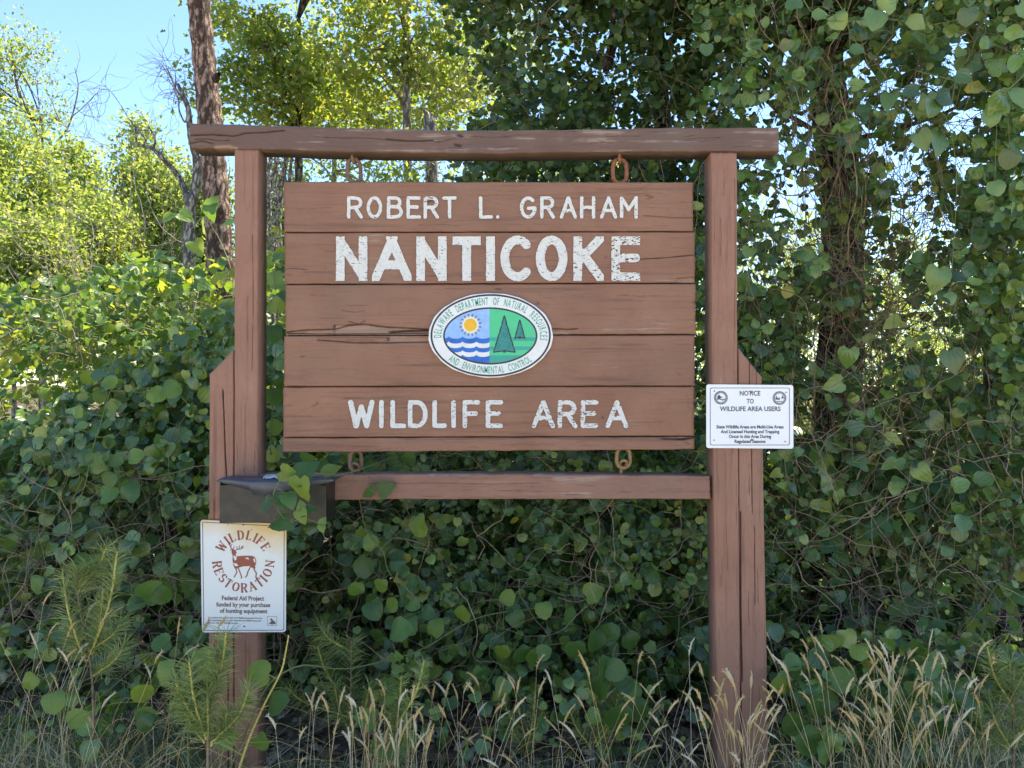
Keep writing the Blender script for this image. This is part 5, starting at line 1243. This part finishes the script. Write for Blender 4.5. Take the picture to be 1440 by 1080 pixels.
bg_tree('leafy_tree', 'grey-green thin leaved tree farther off, above the left half of the top beam', x, y, 0, 8, [B(440, 70, 15, 1.0, 1, .9), B(500, 130, 15, 1.1, 1, .8), B(560, 180, 15, 1.3, 1, .6), B(640, 120, 15, 1.2, 1, .9), B(460, 210, 15, 1.3, 1, .4), B(700, 60, 16, 1.3, 1, 1.2)],
        210, 48, .27, (.06, .12), G['sunny'], M['grey_bark'], OVAL, tr=.09, branches=24)
x, y = base(640, 8)
bg_tree('leafy_tree', 'mid-green foliage seen through the slot between the top beam and the sign', x, y, 0, 3.6, [B(480, 262, 8, .9, .7, .35), B(620, 258, 8, .9, .7, .3), B(760, 262, 8.4, .9, .7, .35), B(560, 330, 8, 1.6, .8, .7), B(800, 400, 8, 1.5, .8, 1.0)],
        170, 50, .2, (.05, .085), G['oak'], M['dark_bark'], OVAL, tr=.06, branches=10)
tw = empty('broken_snag', tuple(W(605, 560, 7.5)), label='broken brown stump tip showing just above the middle of the top beam', cat='snag')
sn = [(spline([W(612, 900, 7.5), W(608, 300, 7.5), W(602, 175, 7.5), W(596, 155, 7.5)], 20), np.linspace(.10, .012, 20)), (spline([W(606, 240, 7.5), W(608, 180, 7.4), W(607, 160, 7.4)], 10), np.linspace(.06, .01, 10))]
tube_obj('splintered_wood', sn, M['grey_bark'], tw, n=9)

# sunlit scrub far behind the right-hand trees (seen through the holes)
for px, d, top, hw, lab in [(1120, 11, 315, 70, 'sunlit yellow scrub glimpsed just right of the right post'), (1250, 12, 330, 90, 'sunlit yellow scrub glimpsed through the vines right of the dark trunk'), (1370, 13, 360, 90, 'sunlit scrub glimpsed near the right edge'),
                            (1010, 12, 420, 60, 'scrub glimpsed between the sign and the right post'), (900, 12, 200, 90, 'green tree glimpsed behind the dense dark tree'), (1460, 12, 250, 90, 'tree beyond the right edge of the photo'), (780, 13, 140, 90, 'sunlit tree glimpsed through the dense dark tree')]:
    x, y = base(px, d); k = d / F; zt = CAM_H - (top - 540) * k; zb = .2; H = zt - zb
    bl = [(x + rb.normal(0, .12) * hw * k, y, zb + H * f, hw * k * (1.1 - .6 * f), hw * k * .7, H * .24) for f in (.1, .35, .6, .82)]
    bg_tree('shrub' if top > 260 else 'leafy_tree', lab, x, y, 0, zt - .5, bl, int(80 + hw), 55, .18, (.06, .095), G['sunny'], M['grey_bark'], OVAL, tr=.05, branches=16)
# wood in the distance that reads as one mass
n = 1500; u = rb.uniform(-1, 1, n); cs = np.stack([u * 46 + 0, rb.uniform(26, 44, n), np.zeros(n)], -1); cs[:, 2] = rb.random(n) ** .8 * (6.5 + 3.0 * fbm(cs[:, 0] / 3, cs[:, 0] * 0, 4)) + .3
A = foliage(rb, cs, rb.uniform(.5, .95, n), 46, (.18, .32)); fw = leaf_cloud('far_wood', OVAL, *A, G['sunny'], r=rb); tag(fw, 'far-off sunlit wood that closes the view behind everything', 'wood')

# ------------------------------------------------------------------ near plants
rn = np.random.default_rng(55)
def hand_vine(label, ctrl, leaves, r0=.0022, mat='brier_lit', smat='stem', tm=HEART, thorns=False, key='heart', n=30, extra=(), group=None):
    """ctrl: (px,py,d) ; leaves: (px,py,d,size px,tip angle deg (0=right, 90=up))"""
    P = spline([W(*c) for c in ctrl], n); root = empty('greenbrier_vine', tuple(P[0]), label=label, cat='vine', group=group)
    lines = [(P, np.linspace(r0, r0 * .5, n))]
    for e in extra: q = spline([W(*c) for c in e], 14); lines.append((q, np.linspace(r0 * .7, r0 * .35, 14)))
    if thorns:
        for k in range(2, n - 2, 2):
            D = nrm(rn.normal(0, 1, 3)); lines.append((np.array([P[k], P[k] + D * .005, P[k] + D * .010]), np.array([.0016, .0009, .0002])))
    pos = []; tip = []; nor = []; sz = []
    for px, py, d, s, a in leaves:
        c = W(px, py, d); t = np.array([math.cos(R(a)), rn.normal(0, .2), math.sin(R(a))]); L_ = s * d / F
        b = c - nrm(t) * L_ * .5; j = np.argmin(np.linalg.norm(P - b, axis=1)); 
        lines.append((np.array([P[j], (P[j] + b) / 2 + (0, 0, -.002), b]), np.array([.0012, .001, .0009])))
        pos.append(b); tip.append(t); nor.append(np.array([rn.normal(0, .45), -1, .5 + rn.normal(0, .35)])); sz.append(L_)
    tube_obj('stem', lines, M[smat], root, n=5)
    leaf_objects(key, tm, np.array(pos), np.array(tip), np.array(nor), np.array(sz), G[mat], root, rn)
    return root
hand_vine('light green vine with round leaves curling down over the black box', [(560, 640, 2.9), (520, 655, 2.75), (478, 668, 2.6), (440, 665, 2.5), (412, 668, 2.46), (393, 676, 2.45), (384, 700, 2.45), (394, 722, 2.45), (406, 733, 2.45), (425, 730, 2.45), (442, 733, 2.45), (452, 745, 2.45), (457, 758, 2.45)],
          [(408, 667, 2.47, 26, -20), (430, 660, 2.47, 40, 45), (426, 690, 2.44, 36, -80), (369, 711, 2.44, 26, 215), (395, 701, 2.45, 26, 150), (408, 705, 2.44, 24, -60), (400, 736, 2.44, 30, -15), (425, 728, 2.43, 20, -70), (436, 718, 2.44, 22, 20), (424, 712, 2.45, 18, 100), (468, 660, 2.6, 26, 30), (455, 732, 2.44, 12, 60), (453, 744, 2.44, 12, -70), (545, 686, 2.66, 24, 20), (517, 694, 2.66, 20, 200)], r0=.0022,
          extra=[[(406, 733, 2.45), (416, 727, 2.45), (428, 716, 2.45)], [(478, 668, 2.6), (484, 690, 2.62), (488, 702, 2.63)]])
hand_vine('vine leaves and a dry leaf filling the gap below the left end of the sign', [(400, 655, 2.95), (440, 648, 2.9), (490, 652, 2.85), (540, 640, 2.95), (600, 660, 3.0)],
          [(468, 650, 2.85, 30, 40), (455, 662, 2.85, 26, -60), (492, 640, 2.86, 20, 80), (430, 645, 2.9, 24, 120), (520, 655, 2.9, 22, -30), (560, 650, 2.95, 26, 20), (576, 640, 2.95, 22, 70)])
hand_vine('long thorny stem arching from the left post base across the leaf litter', [(322, 1085, 2.45), (345, 1030, 2.45), (362, 990, 2.45), (380, 960, 2.45), (400, 945, 2.47), (430, 935, 2.5), (480, 941, 2.6), (530, 932, 2.7), (590, 915, 2.85), (640, 885, 2.95), (680, 866, 3.0), (740, 857, 3.05), (800, 850, 3.1)],
          [(565, 885, 2.8, 32, 10), (595, 945, 2.85, 20, -40), (614, 881, 2.9, 26, 60), (720, 860, 3.05, 22, -80), (727, 872, 3.0, 24, -60), (766, 858, 3.05, 22, -90), (700, 905, 3.0, 20, -70), (650, 862, 2.95, 24, 90), (800, 868, 3.05, 24, -80), (350, 985, 2.45, 12, 30)], r0=.0036, thorns=True, tm=BRIER, key='brier')
hand_vine('upright thorny brown shoot with two leaves, right of the lower white sign', [(335, 1085, 2.42), (350, 1040, 2.42), (372, 990, 2.42), (395, 945, 2.42), (402, 915, 2.42), (406, 893, 2.42)],
          [(361, 946, 2.42, 34, 175), (391, 988, 2.42, 32, 20), (322, 1038, 2.45, 28, 10), (368, 1045, 2.45, 24, -50)], r0=.0048, thorns=True, smat='candle', tm=BRIER, key='brier')
hand_vine('hanging vine stem with round leaves left of centre under the lower beam', [(505, 700, 3.0), (515, 745, 2.95), (538, 775, 2.95), (545, 800, 2.95), (560, 825, 2.95), (570, 860, 2.95), (580, 890, 2.98)],
          [(589, 741, 2.98, 32, -70), (513, 800, 2.95, 28, -80), (566, 803, 2.95, 16, 160), (582, 815, 2.95, 18, 20), (550, 850, 2.95, 20, 180), (568, 845, 2.95, 16, 20), (582, 850, 2.95, 20, -20), (602, 861, 2.95, 20, -10), (526, 860, 2.95, 28, -60), (500, 830, 3.0, 22, 250), (536, 825, 2.95, 20, -90), (575, 880, 2.95, 30, -40), (520, 762, 2.95, 22, 130)], tm=BRIER, key='brier')
hand_vine('spray of small round leaves right of centre in front of the leaf litter', [(690, 912, 3.0), (740, 912, 3.0), (780, 906, 3.0), (820, 900, 2.95), (850, 870, 2.95), (880, 850, 3.0)],
          [(706, 918, 2.98, 24, -80), (735, 922, 2.98, 26, -60), (752, 925, 2.98, 26, -100), (766, 917, 2.97, 22, 20), (809, 915, 2.95, 28, -85), (835, 903, 2.93, 32, -100), (858, 890, 2.95, 30, 30), (888, 903, 2.98, 26, -60), (690, 900, 3.0, 20, 160), (836, 833, 3.0, 28, 30), (765, 860, 3.0, 24, -80), (714, 838, 3.0, 22, 60)], tm=BRIER, key='brier')
hand_vine('young leafy vine shoots rising from the grass right of centre', [(870, 1030, 2.75), (872, 985, 2.75), (868, 950, 2.75), (862, 920, 2.78), (868, 905, 2.8)],
          [(850, 938, 2.74, 34, 100), (868, 943, 2.72, 30, -10), (845, 970, 2.74, 32, -100), (892, 972, 2.74, 30, -10), (870, 1012, 2.72, 40, -80), (895, 1000, 2.74, 34, -70), (880, 962, 2.74, 26, 30)], tm=BRIER, key='brier')
hand_vine('pale shoot with pointed leaves low beside the dry grass, left of centre', [(515, 1085, 2.5), (530, 1020, 2.5), (545, 975, 2.5), (558, 940, 2.52), (566, 925, 2.55)],
          [(512, 1010, 2.5, 30, 170), (545, 962, 2.5, 24, 160), (552, 978, 2.5, 22, 10), (540, 1050, 2.48, 38, 200), (560, 941, 2.5, 16, 0), (560, 921, 2.52, 14, 120)], tm=HEART)
hand_vine('cluster of broad green leaves in the grass right of the right post', [(1120, 1080, 2.6), (1135, 1020, 2.6), (1150, 980, 2.6), (1170, 950, 2.62), (1185, 930, 2.65)],
          [(1150, 995, 2.58, 38, -100), (1145, 970, 2.6, 28, 170), (1187, 955, 2.6, 34, 20), (1168, 985, 2.58, 24, -20), (1095, 965, 2.62, 26, 190), (1110, 964, 2.63, 16, 100), (1140, 1045, 2.5, 40, -50), (1115, 1020, 2.55, 34, 230), (1160, 1062, 2.45, 30, -60), (1205, 975, 2.65, 20, -90), (1180, 900, 2.9, 22, -90), (1120, 945, 2.75, 20, 150)], tm=BRIER, key='brier')
hand_vine('big pale-lit leaves on a vine hanging into the upper right corner', [(1500, -10, 2.7), (1470, 60, 2.7), (1430, 115, 2.7), (1400, 130, 2.7), (1370, 120, 2.75), (1330, 110, 2.8), (1290, 100, 2.85)],
          [(1425, 45, 2.65, 25, 200), (1403, 148, 2.68, 33, -120), (1432, 140, 2.62, 33, -60), (1395, 165, 2.7, 25, -100), (1440, 20, 2.65, 30, -60), (1355, 110, 2.78, 23, -30), (1310, 152, 2.8, 28, -100), (1330, 138, 2.8, 26, -20), (1430, 90, 2.6, 25, 240), (1418, 225, 2.8, 28, -90), (1402, 265, 2.8, 23, -80), (1385, 60, 2.75, 18, 200), (1280, 130, 2.85, 21, 200)], r0=.003, mat='brier', tm=BRIER, key='brier')
hand_vine('large hanging leaves along a stem at the top right, above the right post', [(1120, -20, 3.0), (1145, 20, 3.0), (1190, 30, 3.0), (1240, 25, 3.0), (1300, 35, 3.0), (1360, 25, 3.0)],
          [(1115, 5, 3.0, 23, 200), (1155, 22, 2.98, 21, 20), (1230, 28, 2.96, 31, -100), (1290, 32, 2.96, 28, -30), (1360, 25, 2.96, 25, -90), (1205, 72, 2.98, 20, -30), (1180, 30, 3.0, 25, -60), (1250, 5, 3.0, 28, 20), (1310, 68, 3.0, 21, -20)], mat='brier', tm=BRIER, key='brier')
hand_vine('string of heart-shaped leaves hanging right of the dark vine-wrapped trunk', [(1270, 130, 3.1), (1275, 155, 3.1), (1300, 160, 3.1), (1330, 165, 3.1), (1345, 250, 3.1), (1338, 390, 3.1), (1335, 470, 3.1)],
          [(1250, 143, 3.1, 26, -110), (1305, 150, 3.1, 30, -80), (1318, 395, 3.08, 36, -100), (1352, 394, 3.1, 28, -20), (1340, 510, 3.08, 32, -80), (1256, 454, 3.1, 28, 200), (1298, 200, 3.1, 28, -60), (1320, 205, 3.1, 30, -100), (1192, 505, 3.1, 28, -90), (1170, 542, 3.1, 26, 200), (1208, 118, 3.1, 20, 20)], mat='brier')
hand_vine('leaf sprays just right of the notice sign and post', [(1080, 640, 2.95), (1100, 645, 2.9), (1130, 640, 2.9), (1165, 668, 2.95), (1200, 650, 3.0)],
          [(1088, 642, 2.85, 18, 180), (1106, 640, 2.84, 18, -60), (1124, 634, 2.85, 16, 20), (1090, 667, 2.87, 16, 200), (1160, 672, 2.95, 20, 100), (1165, 690, 2.95, 18, -60), (1178, 700, 2.95, 20, -80), (1116, 690, 2.9, 18, -40), (1100, 683, 2.9, 16, 160), (1205, 650, 3.0, 26, 170), (1260, 620, 3.0, 24, -20), (1250, 655, 3.0, 22, 200), (1300, 668, 3.05, 26, -50), (1205, 600, 3.05, 24, 20), (1320, 595, 3.05, 28, -30)], mat='brier')
hand_vine('single vine stem with paired leaves climbing the left mound', [(105, 720, 2.95), (120, 680, 2.92), (128, 640, 2.9), (140, 600, 2.9), (155, 550, 2.92)],
          [(152, 539, 2.9, 22, 170), (107, 579, 2.92, 18, 180), (118, 643, 2.88, 24, 190), (134, 648, 2.88, 22, -80), (165, 649, 2.9, 18, -10), (148, 640, 2.9, 16, 60), (192, 641, 2.92, 22, 10), (155, 676, 2.9, 22, -110), (217, 555, 2.95, 24, 200), (243, 548, 2.95, 26, -20), (150, 596, 2.9, 16, 10), (185, 690, 2.9, 28, 60), (155, 695, 2.9, 26, 20)], mat='brier_lit', tm=BRIER, key='brier')
hand_vine('loose vine leaves in front of the mound beside the lower white sign', [(290, 770, 2.85), (250, 790, 2.82), (220, 820, 2.8), (205, 840, 2.8)],
          [(213, 830, 2.78, 34, 40), (230, 838, 2.78, 26, -50), (190, 850, 2.78, 28, 200), (122, 795, 2.8, 34, -110), (53, 824, 2.8, 26, -100), (250, 790, 2.85, 28, 20), (195, 850, 2.78, 22, 20)], tm=BRIER, key='brier')
hand_vine('leaves around the pine seedling at the foot of the left post', [(265, 1085, 2.4), (263, 1010, 2.4), (255, 960, 2.42), (240, 930, 2.45), (215, 918, 2.5)],
          [(232, 943, 2.42, 32, 50), (208, 1008, 2.42, 32, 20), (203, 1018, 2.4, 26, -100), (315, 917, 2.55, 22, 20), (282, 925, 2.5, 28, 180), (225, 905, 2.6, 26, 190), (200, 975, 2.5, 28, -100), (75, 990, 2.4, 30, -70), (110, 1010, 2.4, 26, 20), (40, 960, 2.5, 24, 230), (300, 945, 2.55, 26, -60)], tm=BRIER, key='brier', r0=.003)
hand_vine('vine leaves poking up between the left post and the sign', [(380, 640, 3.0), (385, 540, 3.0), (390, 440, 3.05), (384, 380, 3.1)],
          [(388, 392, 3.1, 26, 60), (390, 430, 3.05, 24, -30), (384, 470, 3.0, 26, -80), (392, 510, 3.0, 24, 200), (386, 560, 3.0, 26, -60), (388, 600, 3.0, 22, 20), (384, 640, 3.0, 24, -40)], tm=BRIER, key='brier')
hand_vine('vine with a few leaves climbing the tall flaky trunk', [(330, 430, 4.8), (325, 380, 4.9), (310, 340, 5.0), (290, 300, 5.0), (300, 270, 5.0)],
          [(240, 305, 4.9, 20, 20), (300, 285, 4.95, 24, 60), (296, 298, 4.95, 26, -80), (278, 350, 4.95, 24, -60), (322, 312, 4.95, 18, 10), (262, 305, 4.95, 22, -30), (287, 318, 4.95, 22, -100), (311, 390, 4.9, 22, 60), (300, 445, 4.8, 30, 20), (315, 430, 4.8, 26, 160), (188, 404, 4.8, 26, 10), (285, 400, 4.8, 24, -20), (225, 358, 4.9, 22, 30)], mat='brier_lit', r0=.004)

# pine seedlings
def seedling(px, d, top, shoots, label, nl=.10):
    b = W(px, 1, d); b = np.array([b[0], b[1], float(ground_z(np.array([b[0]]), np.array([b[1]]))[0])]); root = empty('pine_seedling', tuple(b), label=label, cat='pine seedling')
    main = spline([b, W(px, (top + 1090) / 2 + 20, d), W(shoots[0][0], shoots[0][1] + 40, d), W(shoots[0][0], shoots[0][1], d)], 24); N_ = []
    def needles(P, dens, ln):
        for k in range(len(P) - 1):
            ax = nrm(P[k + 1] - P[k])
            for _ in range(dens):
                s = P[k] + (P[k + 1] - P[k]) * rn.random(); D = nrm(nrm(np.cross(ax, rn.normal(0, 1, 3))) * 1.0 + ax * rn.uniform(.3, 1.1)); N_.append((s, D, ln * rn.uniform(.6, 1.1)))
    tube_obj('stem', [(main, np.linspace(.0048, .0036, 24))], M['vinewood'], root, n=6); needles(main[9:], 16, nl * .8)
    auto = []
    for _ in range(3):
        p0 = main[rn.integers(7, 20)]; ax_, ay_, _d = to_px(p0[None]); o_ = rn.normal(0, 38); auto.append((float(ax_[0]) + o_, float(ay_[0]) - rn.uniform(35, 95), float(ax_[0]), float(ay_[0])))
    for sx, sy, bx, by in list(shoots[1:]) + auto:
        q = spline([W(bx, by, d), W((sx + bx) / 2 + (sx - bx) * .2, (sy + by) / 2, d + rn.normal(0, .03)), W(sx, sy, d + rn.normal(0, .03))], 14)
        tube_obj('shoot', [(q, np.linspace(.0042, .0034, 14))], M['candle'], root, n=5); needles(q, 17, nl * .75)
    n = len(N_); S = np.array([a for a, _, _ in N_]); D = np.array([b_ for _, b_, _ in N_]); Ln = np.array([c for _, _, c in N_])[:, None]
    side = nrm(np.cross(D, rn.normal(0, 1, (n, 3)))) * .0011; e = S + D * Ln + (0, 0, -.006)
    mdl = S + D * Ln * .55
    V = np.stack([S - side, S + side, mdl + side * .9, mdl - side * .9, e], 1).reshape(-1, 3); i = np.arange(n)[:, None] * 5
    Fc = np.concatenate([np.concatenate([i, i + 1, i + 2], 1), np.concatenate([i, i + 2, i + 3], 1), np.concatenate([i + 3, i + 2, i + 4], 1)])
    o = link('needles', npmesh('needles', V, Fc, rnd=np.repeat(rn.random(n), 5)), root, [G['needle']]); o['kind'] = 'stuff'
seedling(130, 2.62, 790, [(110, 800, 0, 0), (88, 803, 118, 925), (165, 775, 128, 920), (145, 830, 130, 920), (98, 880, 122, 930), (175, 905, 132, 950)], 'tallest pine seedling with upright yellow shoots, left of the lower white sign')
seedling(293, 2.35, 910, [(305, 915, 0, 0), (266, 930, 290, 1040), (350, 970, 297, 1045), (248, 960, 288, 1045), (320, 1000, 296, 1050)], 'pine seedling in front of the foot of the left post')
seedling(493, 2.95, 895, [(494, 898, 0, 0), (470, 960, 492, 1030), (520, 965, 494, 1030)], 'dim pine seedling in the shade left of centre', .10)
seedling(835, 2.85, 950, [(838, 955, 0, 0), (800, 990, 830, 1050), (870, 975, 838, 1050)], 'blue-green pine seedling in the dry grass right of centre', .08)
seedling(1425, 2.6, 930, [(1425, 935, 0, 0), (1390, 975, 1420, 1050), (1450, 960, 1428, 1050), (1370, 1000, 1420, 1055)], 'pine seedling in the lower right corner')
seedling(548, 2.5, 1000, [(556, 1000, 0, 0), (570, 1030, 550, 1075), (530, 1040, 546, 1075)], 'small pine seedling at the bottom edge left of centre', .07)
seedling(738, 2.95, 1000, [(738, 1003, 0, 0), (720, 1020, 736, 1050)], 'small dim pine seedling between the dry seed heads', .06)

# dry grass tufts with seed heads (each stalk a part), and the unmowed blades between
def stalk(r, px, d, tip, lean, heavy=1.0):
    """one stalk: thin stem + narrow spike"""
    b = W(px, 1, d); b[2] = float(ground_z(b[0:1], b[1:2])[0]); t = W(px + lean, tip, d) + (0, r.normal(0, .05), 0)
    mid = (b + t) / 2 + np.array([-(t[0] - b[0]) * .25, r.normal(0, .015), .01]); P = spline([b, mid, t], 10)
    V1, F1 = tubes([(P, np.linspace(.0011, .0007, 10))], 3)
    ln = r.uniform(.045, .085) * heavy; a = nrm(P[-1] - P[-2]); bend = np.array([np.sign(lean + .1) * r.uniform(.0, .5), 0, -r.uniform(0, .4)])
    Q = [P[-1]]; 
    for k in range(6): a = nrm(a + bend * .25); Q.append(Q[-1] + a * ln / 6)
    Q = np.array(Q); rad = np.array([.0010, .0036, .0050, .0048, .0040, .0026, .0004]) * r.uniform(.6, 1.0); L = [(Q, rad)]
    for k in range(1, 6):
        for _ in range(3):
            D = nrm(nrm(Q[k + 1] - Q[k]) * 1.4 + r.normal(0, .55, 3)); L.append((np.array([Q[k], Q[k] + D * .006, Q[k] + D * .013]), np.array([.0012, .0014, .0002])))
    V2, F2 = tubes(L, 4)
    return V1, F1, V2, F2
def tuft(label, sp_, r=rn):
    m = np.mean([a for a, *_ in sp_]); dm = np.mean([b for _, b, *_ in sp_]); root = empty('grass_tuft', tuple(W(m, 1090, dm)), label=label, cat='grass tuft')
    for px, d, tip, lean in sp_:
        V1, F1, V2, F2 = stalk(r, px, d, tip, lean); n1 = len(V1); V = np.concatenate([V1, V2])
        # thin stems are triangulated quads with three sides, spikes with four: both are quads
        me = npmesh('stalk', V, np.concatenate([F1, F2 + n1]), smooth=True, rnd=np.full(len(V), r.random())); link('stalk', me, root, [G['straw']])
def ts(n, x, dr, tip, lean, r=rn):
    return [(r.uniform(*x), r.uniform(*dr), r.uniform(*tip), r.uniform(*lean)) for _ in range(n)]
tuft('dense clump of straw-coloured seed heads round the foot of the right post', ts(34, (1000, 1075), (2.2, 2.5), (955, 1070), (-45, 45)))
tuft('spray of dry seed heads leaning left just right of the right post', ts(13, (1100, 1180), (2.55, 2.8), (890, 1000), (-40, -5)))
tuft('dry seed heads in the grass left half of the right foreground', ts(40, (1140, 1260), (2.3, 2.8), (925, 1060), (-80, 70)))
tuft('thick stand of straw seed heads in the right foreground', ts(60, (1230, 1350), (2.25, 2.75), (925, 1065), (-90, 70)))
tuft('straw seed heads at the lower right corner', ts(16, (1340, 1440), (2.3, 2.7), (930, 1060), (-50, 60)))
tuft('pale seed heads scattered between the posts right of centre', ts(40, (740, 990), (2.4, 2.9), (935, 1078), (-60, 50)))
tuft('pale seed heads standing before the leaf litter at centre', ts(24, (590, 740), (2.4, 2.8), (960, 1065), (-50, 50)))
tuft('orange-tan seed heads bunched at the bottom edge left of centre', ts(40, (495, 590), (2.3, 2.5), (985, 1070), (-28, 28)))
tuft('bent pale seed heads in front of the left post', ts(9, (380, 480), (2.3, 2.6), (990, 1065), (-14, 20)))
tuft('drooping dry seed heads between the two pine seedlings on the left', ts(18, (40, 240), (2.35, 2.65), (880, 1020), (-80, 110)))
tuft('tall sparse dry stalks at the left edge', ts(10, (-10, 110), (2.5, 2.8), (840, 960), (10, 60)))
def blades(r, n, x, dr, hgt, mat, label, lean=.35, cond=None):
    px = r.uniform(*x, n); d = r.uniform(*dr, n); P0 = W3(px, np.full(n, 1.), d); P0[:, 2] = ground_z(P0[:, 0], P0[:, 1]); h = r.uniform(*hgt, n) * (.5 + fbm(px / 50, d * 3, 91))
    L_ = np.stack([r.normal(0, lean, n), r.normal(-.05, lean * .7, n)], -1); w_ = r.uniform(.0008, .0022, n)[:, None] * np.stack([np.cos(a_ := r.uniform(0, 3.14, n)), np.sin(a_), 0 * a_], -1)
    pts = [P0 + np.concatenate([L_ * (t ** 2)[None, None] * h[:, None] if False else L_ * t * t * h[:, None], (t - .28 * t * t * np.linalg.norm(L_, axis=1))[:, None] * h[:, None]], 1) for t in (0, .35, .7, 1.0)]
    V = np.stack([pts[0] - w_, pts[0] + w_, pts[1] - w_, pts[1] + w_, pts[2] - w_ * .7, pts[2] + w_ * .7, pts[3]], 1).reshape(-1, 3); i = np.arange(n)[:, None] * 7
    Fc = np.concatenate([np.concatenate([i + a, i + b, i + c], 1) for a, b, c in ((0, 1, 3), (0, 3, 2), (2, 3, 5), (2, 5, 4), (4, 5, 6))])
    o = link('grass', npmesh('grass', V, Fc, rnd=np.repeat(r.random(n), 7)), None, [mat]); tag(o, label, 'grass', kind='stuff')
blades(rn, 9000, (1060, 1500), (2.15, 3.2), (.07, .24), G['blade'], 'thick mixed green and dry grass in the right foreground', .75)
blades(rn, 4200, (370, 1010), (2.1, 2.9), (.04, .17), G['blade'], 'thin grass before the leaf litter between the posts', .5)
blades(rn, 5200, (-60, 340), (2.1, 3.1), (.10, .34), G['blade'], 'tangled grey-green grass in the left foreground', .9)
def culms(r, n, x, dr, hgt, label):
    L = []
    for _ in range(n):
        d = r.uniform(*dr); b = W(r.uniform(*x), 1, d); b[2] = float(ground_z(b[0:1], b[1:2])[0]); h = r.uniform(*hgt); a = r.uniform(-1, 1) * 1.3; s = r.normal(0, .12)
        P = [b, b + np.array([a * h * .25, s * h, h * .6]), b + np.array([a * h * .7, s * h * 1.5, h * .95]), b + np.array([a * h * 1.25, s * h * 2, h * r.uniform(.55, 1.0)])]
        L.append((spline(P, 12), np.linspace(.0013, .0005, 12)))
    o = tube_obj('dry_stems', L, G['straw'], None, n=3, kind='stuff'); tag(o, label, 'grass')
culms(rn, 130, (-60, 300), (2.3, 2.9), (.15, .42), 'pale arching dry stems crossing each other in the left foreground')
culms(rn, 150, (1080, 1480), (2.3, 3.0), (.12, .34), 'pale arching dry stems tangled in the right foreground')
culms(rn, 70, (390, 1000), (2.3, 2.9), (.08, .26), 'thin arching dry stems before the leaf litter between the posts')
# dead leaves on the ground
n = 26000; px = rn.uniform(-1, 1, n) * 3.2; py = rn.uniform(-.75, 3.6, n); P = np.stack([px, py, ground_z(px, py) + rn.uniform(0, .02, n)], -1)
no = nrm(np.array([0, 0, 1.]) + rn.normal(0, .45, (n, 3))); lit_ = leaf_cloud('leaf_litter', OAK, P, rn.normal(0, 1, (n, 3)) * (1, 1, .25), no, rn.uniform(.03, .075, n), G['litter'], r=rn)
tag(lit_, 'brown dead leaves covering the ground under and behind the sign', 'leaf litter')
print('LEAF COUNTS', allstat, 'objects', len(bpy.data.objects))
